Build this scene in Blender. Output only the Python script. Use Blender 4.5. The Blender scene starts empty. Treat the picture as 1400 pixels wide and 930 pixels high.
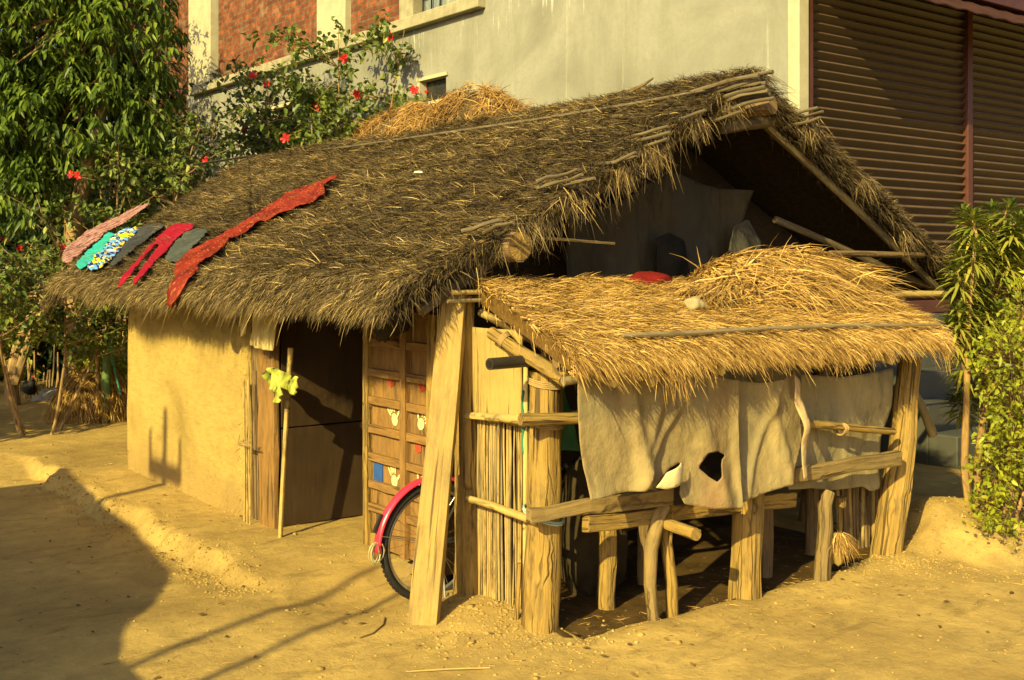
import bpy, bmesh, math, random
import numpy as np
from mathutils import Vector, Matrix, noise

# ------------------------------------------------------------------ camera, sky, sun, exposure
SC = bpy.context.scene
COL = SC.collection
FPX, HOR = 1536.0, 360.0                       # focal length and horizon in photograph pixels (1400 x 930)
CAM = Vector((-3.65, -4.51, 1.9))
HEAD = math.radians(37.5)
FW = Vector((math.sin(HEAD), math.cos(HEAD), 0)); RT = Vector((math.cos(HEAD), -math.sin(HEAD), 0)); UP = Vector((0, 0, 1))
cd = bpy.data.cameras.new('camera'); cam = bpy.data.objects.new('camera', cd); COL.objects.link(cam)
cam.location = CAM; cam.rotation_euler = (math.pi / 2, 0, -HEAD)
cd.sensor_width = 36; cd.lens = FPX / 1400 * 36; cd.shift_y = -(465 - HOR) / 1400
cd.clip_start = 0.1; cd.clip_end = 500
SC.camera = cam

SUN_AZ, SUN_EL = math.radians(24), math.radians(29)    # direction the light travels, from +X towards +Y
SUN_T = Vector((math.cos(SUN_AZ) * math.cos(SUN_EL), math.sin(SUN_AZ) * math.cos(SUN_EL), -math.sin(SUN_EL)))
w = bpy.data.worlds.new('World'); SC.world = w; w.use_nodes = True
wn = w.node_tree
sky = wn.nodes.new('ShaderNodeTexSky'); sky.sky_type = 'NISHITA'; sky.sun_disc = False
sky.sun_elevation = SUN_EL; sky.sun_rotation = math.atan2(-SUN_T.x, -SUN_T.y) % (2 * math.pi)
sky.air_density = 1.0; sky.dust_density = 3.0; sky.ozone_density = 0.3
wn.links.new(sky.outputs[0], wn.nodes['Background'].inputs[0])
wn.nodes['Background'].inputs[1].default_value = 0.09
sl = bpy.data.lights.new('sun', 'SUN'); sl.energy = 5.0; sl.angle = math.radians(0.5); sl.color = (1.0, 0.82, 0.33)
so = bpy.data.objects.new('sun', sl); COL.objects.link(so); so.rotation_euler = SUN_T.to_track_quat('-Z', 'Y').to_euler()
so.location = (-20, -8, 15)
SC.view_settings.view_transform = 'Standard'; SC.view_settings.look = 'None'
SC.view_settings.exposure = 0.85; SC.view_settings.gamma = 1.0

# ------------------------------------------------------------------ helpers
rng = np.random.default_rng(7); random.seed(7)

def ray(px, py): return FW + RT * ((px - 700) / FPX) + UP * ((HOR - py) / FPX)
def at(px, py, X=None, Y=None, Z=None, d=None):
    r = ray(px, py)
    if X is not None: t = (X - CAM.x) / r.x
    elif Y is not None: t = (Y - CAM.y) / r.y
    elif Z is not None: t = (Z - CAM.z) / r.z
    else: t = d
    return CAM + r * t
def atp(px, py, p0, n):
    r = ray(px, py); return CAM + r * ((p0 - CAM).dot(n) / r.dot(n))

def nz(x, y, z=0.0): return noise.noise(Vector((x, y, z)))
def smooth(a, b, x):
    t = min(1, max(0, (x - a) / (b - a))); return t * t * (3 - 2 * t)

def gh(x, y):
    """ground height"""
    z = 0.018 * nz(x * 0.9, y * 0.9, 3) + 0.010 * nz(x * 2.6, y * 2.6, 5) + 0.005 * nz(x * 7, y * 7, 9)
    e = -0.72 + 0.13 * nz(x * 0.3, y * 1.6, 1) + 0.09 * nz(x, y * 4, 2) + 0.05 * nz(x * 3, y * 11, 8)
    k = smooth(1.2, 2.6, y) * (1 - smooth(6.6, 7.6, y))
    z -= k * (0.115 * (1 - smooth(e - 0.11, e + 0.02, x)) - 0.02 * nz(x * 9, y * 9, 3) * math.exp(-((x - e) / .13) ** 2)) 
    z -= 0.05 * smooth(1.5, 6, -x) 
    dx, dy = x - 3.42, y + 0.18
    a = math.hypot(dx / 0.75, dy / 0.62)
    if a < 1.4: z += 0.27 * (1 - smooth(0.0, 1.25, a + 0.22 * nz(x * 3, y * 3, 4) + .12 * nz(x * 8, y * 8, 2)))
    z += 0.07 * math.exp(-((x - 0.02) ** 2 + (y - 0.38) ** 2) / 0.12)
    z += 0.05 * math.exp(-((x - 2.55) ** 2 + (y + 0.35) ** 2) / 0.09)
    z -= 0.05 * math.exp(-((x + 0.5) ** 2 + (y - 1.25) ** 2) / 0.10)
    if 0.1 < x < 3 and -0.25 < y < 0.9: z -= 0.03
    z += 0.03 * math.exp(-((y + 0.36) ** 2) / 0.02) * smooth(0.1, 0.5, x) * (1 - smooth(2.3, 2.8, x)) * (0.6 + nz(x * 2, 0, 1))
    return z

# ---- materials
class NT:
    def __init__(s, name):
        s.m = bpy.data.materials.new(name); s.m.use_nodes = True; s.t = s.m.node_tree
        s.b = s.t.nodes['Principled BSDF']; s.out = s.t.nodes['Material Output']
        s.b.inputs['Specular IOR Level'].default_value = 0.25
    def n(s, typ, **kw):
        o = s.t.nodes.new(typ)
        for k, v in kw.items(): setattr(o, k, v)
        return o
    def l(s, a, b): s.t.links.new(a, b)
    def co(s, kind='Object'): return s.n('ShaderNodeTexCoord').outputs[kind]
    def mp(s, vec, sc=(1, 1, 1), rot=(0, 0, 0)):
        o = s.n('ShaderNodeMapping'); o.inputs['Scale'].default_value = sc; o.inputs['Rotation'].default_value = rot
        s.l(vec, o.inputs[0]); return o.outputs[0]
    def noise(s, vec, sc=5, det=6, rough=.6, dist=0):
        o = s.n('ShaderNodeTexNoise'); o.inputs['Scale'].default_value = sc; o.inputs['Detail'].default_value = det
        o.inputs['Roughness'].default_value = rough; o.inputs['Distortion'].default_value = dist
        s.l(vec, o.inputs['Vector']); return o.outputs['Fac']
    def ramp(s, fac, stops, interp='LINEAR'):
        o = s.n('ShaderNodeValToRGB'); cr = o.color_ramp; cr.interpolation = interp
        while len(cr.elements) < len(stops): cr.elements.new(0.5)
        for e, (p, c) in zip(cr.elements, stops):
            e.position = p; e.color = (c[0], c[1], c[2], 1) if not isinstance(c, (int, float)) else (c, c, c, 1)
        s.l(fac, o.inputs[0]); return o.outputs[0]
    def mix(s, f, a, b, blend='MIX'):
        o = s.n('ShaderNodeMix', data_type='RGBA', blend_type=blend)
        for i, v in ((0, f), (6, a), (7, b)):
            if hasattr(v, 'is_output'): s.l(v, o.inputs[i])
            elif isinstance(v, (int, float)): o.inputs[i].default_value = v
            else: o.inputs[i].default_value = (v[0], v[1], v[2], 1)
        return o.outputs[2]
    def math(s, op, a, b=0.0):
        o = s.n('ShaderNodeMath', operation=op)
        for i, v in enumerate((a, b)):
            if hasattr(v, 'is_output'): s.l(v, o.inputs[i])
            else: o.inputs[i].default_value = v
        return o.outputs[0]
    def bump(s, h, st=.4, dist=.02):
        o = s.n('ShaderNodeBump'); o.inputs['Strength'].default_value = st; o.inputs['Distance'].default_value = dist
        s.l(h, o.inputs['Height']); s.l(o.outputs[0], s.b.inputs['Normal'])
    def fin(s, col=None, rough=.85, spec=None, metal=None):
        if col is not None:
            if hasattr(col, 'is_output'): s.l(col, s.b.inputs['Base Color'])
            else: s.b.inputs['Base Color'].default_value = (*col, 1)
        s.b.inputs['Roughness'].default_value = rough
        if spec is not None: s.b.inputs['Specular IOR Level'].default_value = spec
        if metal is not None: s.b.inputs['Metallic'].default_value = metal
        return s.m
def sc3(c, k): return tuple(v * k for v in c)

def m_straw(name, stops, rough=.75):
    t = NT(name); a = t.n('ShaderNodeAttribute', attribute_name='tint')
    c = t.ramp(a.outputs['Fac'], stops)
    return t.fin(c, rough, .2)
def m_leaf(name, stops, trans=.35, rough=.45):
    t = NT(name); a = t.n('ShaderNodeAttribute', attribute_name='tint'); c = t.ramp(a.outputs['Fac'], stops)
    t.fin(c, rough, .35)
    tr = t.n('ShaderNodeBsdfTranslucent'); t.l(c, tr.inputs[0])
    mx = t.n('ShaderNodeMixShader'); mx.inputs[0].default_value = trans
    t.l(t.b.outputs[0], mx.inputs[1]); t.l(tr.outputs[0], mx.inputs[2]); t.l(mx.outputs[0], t.out.inputs[0])
    return t.m
def m_wood(name, dark, light, crack=(.09, .055, .02), rough=.8, su=26, sv=2.2, bump=.5, fine_k=.85):
    """grain runs along the v of the uv map, in metres"""
    t = NT(name); uv = t.co('UV')
    oi = t.n('ShaderNodeObjectInfo'); ad = t.n('ShaderNodeVectorMath', operation='ADD'); t.l(uv, ad.inputs[0]); t.l(oi.outputs['Random'], ad.inputs[1])
    v = ad.outputs[0]
    g = t.noise(t.mp(v, (su, sv, 1)), 2.0, 8, .65, .4)
    b = t.noise(t.mp(v, (5, 2.0, 1)), 1.6, 5, .6)
    c = t.ramp(g, [(.28, dark), (.62, light)])
    c = t.mix(t.ramp(b, [(.35, .0), (.75, .5)]), c, sc3(light, 1.2))
    ck = t.noise(t.mp(v, (su * 1.1, sv * .5, 1)), 1.3, 3, .5, .2)
    ckr = t.ramp(ck, [(.34, 1), (.40, 0)])
    c = t.mix(ckr, c, crack)
    st = t.ramp(t.noise(t.mp(v, (4, 3, 1)), 2.3, 6, .7), [(.55, 0), (.72, .55)])
    c = t.mix(st, c, sc3(dark, .55))
    vo = t.n('ShaderNodeTexVoronoi', feature='DISTANCE_TO_EDGE'); vo.inputs['Scale'].default_value = 1.0
    wa = t.n('ShaderNodeVectorMath', operation='ADD'); ns = t.n('ShaderNodeTexNoise'); ns.inputs['Scale'].default_value = 5; t.l(v, ns.inputs['Vector']); t.l(t.mp(v, (su * .75, .9, 1)), wa.inputs[0]); t.l(ns.outputs['Color'], wa.inputs[1]); t.l(wa.outputs[0], vo.inputs['Vector'])
    fine = t.math('MULTIPLY', t.ramp(vo.outputs['Distance'], [(.0, 1), (.07, 0)]), t.ramp(t.noise(t.mp(v, (9, 1.4, 1)), 1.5, 4, .6), [(.44, 0), (.58, fine_k)]))
    c = t.mix(fine, c, sc3(crack, .8))
    gy = t.ramp(t.noise(t.mp(v, (7, 1.6, 1), (0, 0, .1)), 1.9, 6, .7), [(.50, 0), (.68, .6)])
    c = t.mix(gy, c, (light[0] * .42, light[1] * .48, light[2] * .75))
    ckr = t.math('MAXIMUM', ckr, fine)
    h = t.math('SUBTRACT', g, t.math('MULTIPLY', ckr, .8))
    t.bump(h, bump, .012)
    return t.fin(c, rough)
def m_cloth(name, c1, c2=None, weave=True, rough=.9, trans=.0):
    t = NT(name); c2 = c2 or sc3(c1, .6)
    n = t.noise(t.co(), 4, 6, .65)
    c = t.ramp(n, [(.3, c2), (.65, c1)])
    n2 = t.noise(t.co(), 160, 2, .6); n3 = t.noise(t.co(), 14, 5, .6)
    t.bump(t.math('ADD', t.math('MULTIPLY', n2, .25), n3), .35, .02)
    t.fin(c, rough, .1)
    if trans:
        tr = t.n('ShaderNodeBsdfTranslucent'); t.l(c, tr.inputs[0]); mx = t.n('ShaderNodeMixShader'); mx.inputs[0].default_value = trans
        t.l(t.b.outputs[0], mx.inputs[1]); t.l(tr.outputs[0], mx.inputs[2]); t.l(mx.outputs[0], t.out.inputs[0])
    return t.m
def m_plain(name, c, rough=.6, spec=.3, metal=0, var=.35, scale=20):
    t = NT(name); n = t.noise(t.co(), scale, 6, .65); col = t.ramp(n, [(.3, sc3(c, 1 - var)), (.7, sc3(c, 1 + var * .3))])
    t.bump(n, .15, .004); return t.fin(col, rough, spec, metal)

def m_ground():
    t = NT('packed_earth'); o = t.co()
    a = t.noise(o, .8, 8, .62, .3); b = t.noise(o, 7, 8, .7); c = t.noise(o, 60, 4, .7)
    col = t.ramp(a, [(.30, (.25, .165, .050)), (.50, (.40, .275, .082)), (.70, (.52, .365, .110))])
    col = t.mix(t.ramp(b, [(.35, .55), (.6, 0)]), col, (.24, .17, .058))
    col = t.mix(t.ramp(c, [(.55, 0), (.75, .5)]), col, (.52, .37, .15))
    vo = t.n('ShaderNodeTexVoronoi'); vo.inputs['Scale'].default_value = 26; t.l(o, vo.inputs['Vector'])
    sp = t.ramp(vo.outputs['Distance'], [(.06, 1), (.16, 0)])
    gate = t.ramp(t.noise(o, 2.3, 4, .6), [(.5, 0), (.62, .7)])
    col = t.mix(t.math('MULTIPLY', sp, gate), col, (.10, .068, .03))
    lv = t.noise(t.mp(o, (1, 3.2, 1), (0, 0, .4)), 1.7, 7, .7, .6)
    col = t.mix(t.ramp(lv, [(.55, 0), (.66, .6)]), col, (.185, .128, .045))
    h = t.math('ADD', t.math('MULTIPLY', b, 1.0), t.math('ADD', t.math('MULTIPLY', c, .22), t.math('MULTIPLY', a, .8)))
    t.bump(h, .42, .05)
    return t.fin(col, .95, .1)
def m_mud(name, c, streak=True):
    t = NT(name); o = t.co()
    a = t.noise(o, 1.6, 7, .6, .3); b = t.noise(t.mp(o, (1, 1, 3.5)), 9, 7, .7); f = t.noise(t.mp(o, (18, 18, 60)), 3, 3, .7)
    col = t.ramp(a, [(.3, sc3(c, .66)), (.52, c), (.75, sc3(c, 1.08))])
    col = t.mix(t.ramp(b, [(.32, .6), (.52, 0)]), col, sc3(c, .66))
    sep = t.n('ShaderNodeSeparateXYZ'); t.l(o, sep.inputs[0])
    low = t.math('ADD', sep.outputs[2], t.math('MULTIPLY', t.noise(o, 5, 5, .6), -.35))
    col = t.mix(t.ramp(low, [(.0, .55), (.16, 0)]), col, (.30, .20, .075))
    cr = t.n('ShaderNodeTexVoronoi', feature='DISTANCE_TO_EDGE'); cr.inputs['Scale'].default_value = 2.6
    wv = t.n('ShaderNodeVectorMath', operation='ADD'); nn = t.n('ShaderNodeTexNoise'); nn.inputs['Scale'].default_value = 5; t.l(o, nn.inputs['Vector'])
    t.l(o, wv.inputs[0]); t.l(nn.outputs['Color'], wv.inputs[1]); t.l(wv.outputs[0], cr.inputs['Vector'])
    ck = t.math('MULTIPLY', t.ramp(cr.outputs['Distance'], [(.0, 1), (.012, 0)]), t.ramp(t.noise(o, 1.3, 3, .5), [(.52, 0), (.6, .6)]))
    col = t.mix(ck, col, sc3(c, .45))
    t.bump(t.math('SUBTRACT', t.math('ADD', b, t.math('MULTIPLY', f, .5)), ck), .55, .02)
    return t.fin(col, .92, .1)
def m_concrete():
    t = NT('cement_plaster'); o = t.co()
    a = t.noise(o, .55, 8, .62, .4)
    s = t.noise(t.mp(o, (1, 1.5, .35)), 1.1, 8, .68, .5)
    s2 = t.noise(t.mp(o, (1, 5, .22)), 1.0, 7, .7, .3)
    f = t.noise(o, 14, 6, .7)
    col = t.ramp(a, [(.28, (.155, .155, .12)), (.5, (.25, .25, .20)), (.72, (.32, .315, .255))])
    col = t.mix(t.ramp(s, [(.46, 0), (.66, .6)]), col, (.16, .16, .115))
    col = t.mix(t.ramp(s2, [(.60, 0), (.75, .55)]), col, (.46, .45, .36))
    col = t.mix(t.ramp(f, [(.35, .35), (.55, 0)]), col, (.20, .19, .13))
    sep = t.n('ShaderNodeSeparateXYZ'); t.l(o, sep.inputs[0])
    top = t.ramp(sep.outputs[2], [(0, 0), (1, 1)])
    # white lime drips running down from under the ledge
    dz = t.math('SUBTRACT', sep.outputs[2], 4.55)
    dr = t.noise(t.mp(o, (1, 7.5, .9)), 1.6, 6, .75)
    g = t.ramp(t.math('MULTIPLY', dz, 1.0), [(.1, 0), (.55, 1)])
    w_ = t.math('MULTIPLY', t.ramp(dr, [(.57, 0), (.70, .6)]), g)
    col = t.mix(w_, col, (.72, .71, .60))
    t.bump(t.math('ADD', f, t.math('MULTIPLY', a, 1.2)), .3, .02)
    return t.fin(col, .9, .15)
def m_brick():
    t = NT('red_brick'); uv = t.co('UV')
    br = t.n('ShaderNodeTexBrick'); br.inputs['Scale'].default_value = 1.0
    br.inputs['Brick Width'].default_value = .25; br.inputs['Row Height'].default_value = .094; br.inputs['Mortar Size'].default_value = .012
    br.inputs['Color1'].default_value = (.34, .10, .035, 1); br.inputs['Color2'].default_value = (.095, .032, .018, 1); br.inputs['Mortar'].default_value = (.16, .125, .08, 1)
    br.inputs['Bias'].default_value = -.1
    nn = t.n('ShaderNodeTexNoise'); nn.inputs['Scale'].default_value = 4; t.l(uv, nn.inputs['Vector'])
    vm = t.n('ShaderNodeVectorMath', operation='MULTIPLY_ADD'); t.l(nn.outputs['Color'], vm.inputs[0]); vm.inputs[1].default_value = (.02, .02, 0); t.l(uv, vm.inputs[2])
    t.l(vm.outputs[0], br.inputs['Vector'])
    n = t.noise(uv, 6, 6, .7)
    c = t.mix(t.ramp(n, [(.36, 0), (.60, .85)]), br.outputs['Color'], (.085, .038, .022))
    c = t.mix(t.ramp(t.noise(uv, 2, 5, .6), [(.55, 0), (.7, .4)]), c, (.33, .25, .15))
    t.bump(t.math('ADD', t.math('MULTIPLY', br.outputs['Fac'], -1), t.math('MULTIPLY', n, .6)), .8, .02)
    return t.fin(c, .92, .1)

M = {}
M['ground'] = m_ground()
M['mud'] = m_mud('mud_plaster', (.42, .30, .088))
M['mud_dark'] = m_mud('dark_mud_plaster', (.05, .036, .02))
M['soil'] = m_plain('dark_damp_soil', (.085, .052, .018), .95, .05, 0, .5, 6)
M['concrete'] = m_concrete(); M['brick'] = m_brick()
M['trim'] = m_plain('weathered_cement_trim', (.33, .30, .19), .9, .1, 0, .35, 6)
M['cream'] = m_plain('cream_painted_plaster', (.42, .39, .25), .9, .1, 0, .2, 5)
M['old_straw'] = m_straw('old_grey_straw', [(0, (.020, .015, .009)), (.30, (.066, .047, .022)), (.60, (.155, .110, .046)), (.86, (.32, .225, .082)), (1, (.62, .45, .16))])
M['new_straw'] = m_straw('golden_straw', [(0, (.09, .048, .013)), (.3, (.26, .148, .038)), (.65, (.46, .285, .075)), (1, (.74, .51, .17))])
M['brown_straw'] = m_straw('brown_hay', [(0, (.10, .052, .014)), (.4, (.27, .150, .040)), (.8, (.42, .25, .070)), (1, (.60, .40, .13))])
M['thatch_core'] = m_plain('thatch_core', (.085, .062, .030), .95, .05, 0, .5, 30)
M['core_under'] = m_plain('shaded_thatch_core', (.035, .026, .014), .95, .05, 0, .5, 30)  # core colour darkened to paint in the shade of the open gable
M['core_gold'] = m_plain('golden_thatch_core', (.15, .088, .025), .95, .05, 0, .5, 30)
M['wood'] = m_wood('sun_bleached_wood', (.18, .110, .027), (.33, .215, .052), bump=.9)
M['wood2'] = m_wood('greyed_wood', (.12, .080, .028), (.24, .168, .060), bump=.9, su=18, sv=1.6)
M['plank'] = m_wood('pale_sawn_plank', (.22, .145, .042), (.35, .24, .072), su=26, sv=1.4, fine_k=.12)
M['darkwood'] = m_wood('dark_old_wood', (.10, .065, .028), (.22, .145, .06))
M['doorwood'] = m_wood('brown_door_wood', (.15, .078, .022), (.26, .145, .042), su=14, sv=2.5, fine_k=.3)
M['bamboo'] = m_wood('dry_bamboo', (.32, .225, .07), (.48, .35, .115), su=8, sv=2, bump=.2, rough=.55)
M['greybamboo'] = m_wood('grey_bamboo', (.13, .10, .05), (.26, .205, .10), su=8, sv=2, bump=.2, rough=.6)
M['oldstick'] = m_wood('old_grey_stick', (.065, .050, .028), (.15, .118, .062), su=8, sv=2, bump=.3, rough=.7)
M['reed'] = m_wood('reed_cane', (.22, .145, .042), (.42, .295, .095), su=10, sv=3, bump=.3)
M['blackbamboo'] = m_plain('blackened_bamboo', (.035, .03, .022), .4, .4)
M['bark'] = m_wood('bark', (.15, .095, .04), (.36, .235, .10), su=14, sv=4)
M['stem'] = m_wood('brown_stem', (.17, .10, .036), (.35, .215, .075), su=14, sv=4)
M['green_bamboo'] = m_plain('green_bamboo', (.10, .17, .05), .5, .4)
M['sack'] = None
M['rope'] = m_plain('jute_rope', (.36, .25, .10), .9, .1)
M['bluerope'] = m_plain('pale_blue_twine', (.35, .45, .36), .8, .2)
M['maroon'] = m_plain('maroon_painted_steel', (.085, .027, .016), .5, .4, 0, .3, 8)
M['steel'] = m_plain('dull_steel', (.42, .40, .34), .35, .5, .8)
M['rubber'] = m_plain('black_rubber', (.022, .02, .017), .8, .3)
M['redpaint'] = m_plain('pink_red_paint', (.62, .035, .07), .25, .5, 0, .15)
M['redlens'] = m_plain('red_reflector', (.45, .01, .02), .2, .6)
M['shade_glass'] = m_plain('dark_window', (.03, .03, .025), .2, .5)
M['cavity'] = m_plain('near_black_surface', (.022, .018, .013), .95, .05)  # plain near-black for building core, grille bars and bamboo bore
M['stone'] = m_plain('grey_stone', (.36, .33, .25), .9, .2, 0, .45, 12)
M['palestone'] = m_plain('tan_stone', (.42, .34, .17), .9, .1, 0, .5, 14)
M['step'] = m_plain('grey_marble_step', (.07, .07, .055), .7, .3, 0, .3, 5)
M['leaf_mango'] = m_leaf('mango_leaf', [(0, (.03, .058, .009)), (.4, (.095, .155, .018)), (.8, (.20, .26, .028)), (1, (.34, .35, .04))], .3)
M['leaf_dark'] = m_leaf('dark_leaf', [(0, (.010, .020, .006)), (.6, (.028, .05, .012)), (1, (.07, .09, .02))], .2)
M['leaf_hib'] = m_leaf('hibiscus_leaf', [(0, (.035, .065, .014)), (.45, (.11, .16, .030)), (.8, (.22, .26, .045)), (1, (.42, .38, .07))], .3)
M['leaf_lime'] = m_leaf('lime_leaf', [(0, (.15, .20, .015)), (.5, (.30, .33, .022)), (1, (.48, .47, .04))], .4)
M['leaf_blade'] = m_leaf('narrow_leaf', [(0, (.04, .07, .010)), (.5, (.13, .17, .022)), (1, (.40, .36, .05))], .3)
M['petal'] = m_leaf('red_petal', [(0, (.50, .012, .016)), (1, (.72, .03, .03))], .3)
M['yellow'] = m_leaf('pale_yellow_leaf', [(0, (.5, .42, .08)), (1, (.65, .55, .14))], .3)

# ---- mesh builder
class MB:
    def __init__(s): s.v = []; s.f = []; s.uv = []
    def quad_uv(s, idx, uvs): s.f.append(tuple(idx)); s.uv.append(list(uvs))
    def tube(s, pts, rad, n=10, wob=0.0, seed=0, cap=True, uoff=0.0):
        pts = [Vector(p) for p in pts]
        if not hasattr(rad, '__len__'): rad = [rad] * len(pts)
        base = len(s.v); d0 = (pts[1] - pts[0]).normalized()
        ref = Vector((0, 0, 1)) if abs(d0.z) < .9 else Vector((1, 0, 0))
        a = d0.cross(ref).normalized(); L = 0; Ls = []
        for i, p in enumerate(pts):
            t = (pts[min(i + 1, len(pts) - 1)] - pts[max(i - 1, 0)]).normalized()
            a = (a - t * a.dot(t)).normalized(); b = t.cross(a)
            if i: L += (p - pts[i - 1]).length
            Ls.append(L)
            for k in range(n):
                th = 2 * math.pi * k / n
                r = rad[i] * (1 + wob * (nz(math.cos(th) * 1.3 + seed * 7.1, math.sin(th) * 1.3, L * 4 + seed) + .5 * nz(math.cos(th) * 4 + seed, math.sin(th) * 4, L * 1.5) + (0 if n < 20 else .75 * nz(math.cos(th) * 9 + seed, math.sin(th) * 9, L * 1.1) - .9 * max(0, nz(math.cos(th) * 5 + seed, math.sin(th) * 5, L * .6 + 5) - .25))))
                s.v.append(p + (a * math.cos(th) + b * math.sin(th)) * r)
        for i in range(len(pts) - 1):
            for k in range(n):
                k2 = (k + 1) % n
                cu = 2 * math.pi * rad[0]
                s.quad_uv((base + i * n + k, base + i * n + k2, base + (i + 1) * n + k2, base + (i + 1) * n + k),
                          [(uoff + cu * k / n, Ls[i]), (uoff + cu * (k + 1) / n, Ls[i]), (uoff + cu * (k + 1) / n, Ls[i + 1]), (uoff + cu * k / n, Ls[i + 1])])
        if cap:
            e = base + (len(pts) - 1) * n
            s.f.append(tuple(range(base + n - 1, base - 1, -1))); s.uv.append([(.1 * math.cos(6.28 * k / n), .02 * math.sin(6.28 * k / n)) for k in range(n)])
            s.f.append(tuple(range(e, e + n))); s.uv.append([(.1 * math.cos(6.28 * k / n), .02 * math.sin(6.28 * k / n)) for k in range(n)])
        return s
    def pole(s, p0, p1, r0, r1=None, seg=8, n=10, bend=0.0, wob=.12, seed=0):
        p0, p1 = Vector(p0), Vector(p1); r1 = r0 if r1 is None else r1
        L = (p1 - p0).length; pts = []; rr = []
        for i in range(seg + 1):
            t = i / seg
            o = Vector((nz(seed * 3.3, t * 1.7, 1), nz(seed * 3.3, t * 1.7, 7), nz(seed * 3.3, t * 1.7, 13))) * bend * math.sin(math.pi * t)
            pts.append(p0.lerp(p1, t) + o); rr.append(r0 + (r1 - r0) * t)
        return s.tube(pts, rr, n, wob, seed)
    def board(s, p0, p1, wid, thick, wdir, seg=6, jit=0.003, seed=0, w1=None):
        """a plank from p0 to p1, wid along wdir"""
        p0, p1 = Vector(p0), Vector(p1); t = (p1 - p0).normalized(); wd = Vector(wdir); wd = (wd - t * wd.dot(t)).normalized(); nd = t.cross(wd)
        base = len(s.v); w1 = wid if w1 is None else w1; L = (p1 - p0).length
        for i in range(seg + 1):
            f = i / seg; p = p0.lerp(p1, f); ww = wid + (w1 - wid) * f
            for (a, b) in ((-.5, -.5), (.5, -.5), (.5, .5), (-.5, .5)):
                j = jit * nz(seed * 5 + f * 4, a * 3, b * 3)
                s.v.append(p + wd * (a * ww + j * 2) + nd * (b * thick + j))
        us = [0, wid, wid + thick, 2 * wid + thick, 2 * wid + 2 * thick]
        for i in range(seg):
            for k in range(4):
                k2 = (k + 1) % 4
                s.quad_uv((base + i * 4 + k, base + i * 4 + k2, base + i * 4 + 4 + k2, base + i * 4 + 4 + k),
                          [(us[k], L * i / seg), (us[k + 1], L * i / seg), (us[k + 1], L * (i + 1) / seg), (us[k], L * (i + 1) / seg)])
        e = base + seg * 4
        s.f.append((base + 3, base + 2, base + 1, base)); s.uv.append([(0, 0), (wid, 0), (wid, .02), (0, .02)])
        s.f.append((e, e + 1, e + 2, e + 3)); s.uv.append([(0, 0), (wid, 0), (wid, .02), (0, .02)])
        return s
    def box(s, lo, hi):
        x0, y0, z0 = lo; x1, y1, z1 = hi; b = len(s.v)
        s.v += [Vector(p) for p in ((x0, y0, z0), (x1, y0, z0), (x1, y1, z0), (x0, y1, z0), (x0, y0, z1), (x1, y0, z1), (x1, y1, z1), (x0, y1, z1))]
        for q in ((0, 3, 2, 1), (4, 5, 6, 7), (0, 1, 5, 4), (1, 2, 6, 5), (2, 3, 7, 6), (3, 0, 4, 7)):
            ps = [s.v[b + i] for i in q]; n = (ps[1] - ps[0]).cross(ps[2] - ps[0])
            ax = max(range(3), key=lambda i: abs(n[i])); k = [i for i in range(3) if i != ax]
            s.f.append(tuple(b + i for i in q)); s.uv.append([(p[k[0]], p[k[1]]) for p in ps])
        return s
    def lathe(s, c, prof, n=16, axis=(0, 0, 1)):
        ax = Vector(axis).normalized(); ref = Vector((1, 0, 0)) if abs(ax.x) < .9 else Vector((0, 1, 0)); a = ax.cross(ref).normalized(); b = ax.cross(a)
        base = len(s.v); c = Vector(c)
        for (r, z) in prof:
            for k in range(n):
                th = 2 * math.pi * k / n; s.v.append(c + ax * z + (a * math.cos(th) + b * math.sin(th)) * r)
        for i in range(len(prof) - 1):
            for k in range(n):
                k2 = (k + 1) % n; s.quad_uv((base + i * n + k, base + i * n + k2, base + i * n + n + k2, base + i * n + n + k), [(k / n, i * .1), ((k + 1) / n, i * .1), ((k + 1) / n, i * .1 + .1), (k / n, i * .1 + .1)])
        return s
    def build(s, name, m, parent=None, smooth=True, bevel=0, origin=None):
        me = bpy.data.meshes.new(name)
        off = Vector((0, 0, 0)) if origin is None else Vector(origin)
        me.from_pydata([tuple(Vector(p) - off) for p in s.v], [], s.f)
        uvl = me.uv_layers.new(name='UVMap'); flat = [c for f in s.uv for p in f for c in p]
        if len(flat) == len(me.loops) * 2: uvl.data.foreach_set('uv', flat)
        me.materials.append(m)
        if smooth:
            me.polygons.foreach_set('use_smooth', [True] * len(me.polygons))
            me.set_sharp_from_angle(angle=math.radians(42))
        me.update()
        o = bpy.data.objects.new(name, me); COL.objects.link(o)
        if parent is not None: put(o, parent)
        if origin is not None: o.location = off - (gloc(parent) if parent is not None else Vector((0, 0, 0)))
        if bevel:
            b = o.modifiers.new('bevel', 'BEVEL'); b.width = bevel; b.segments = 2; b.limit_method = 'ANGLE'
        return o
def gloc(o):
    L = Vector((0, 0, 0))
    while o is not None: L += o.location; o = o.parent
    return L
def put(o, parent):
    o.parent = parent; o.location = -gloc(parent)
def thing(name, label, cat, loc=(0, 0, 0), group=None):
    o = bpy.data.objects.new(name, None); COL.objects.link(o); o.location = loc; o.empty_display_size = .2
    o['label'] = label; o['category'] = cat
    if group: o['group'] = group
    return o
def tag(o, label=None, cat=None, group=None, kind=None):
    if label: o['label'] = label
    if cat: o['category'] = cat
    if group: o['group'] = group
    if kind: o['kind'] = kind
    return o

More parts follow.
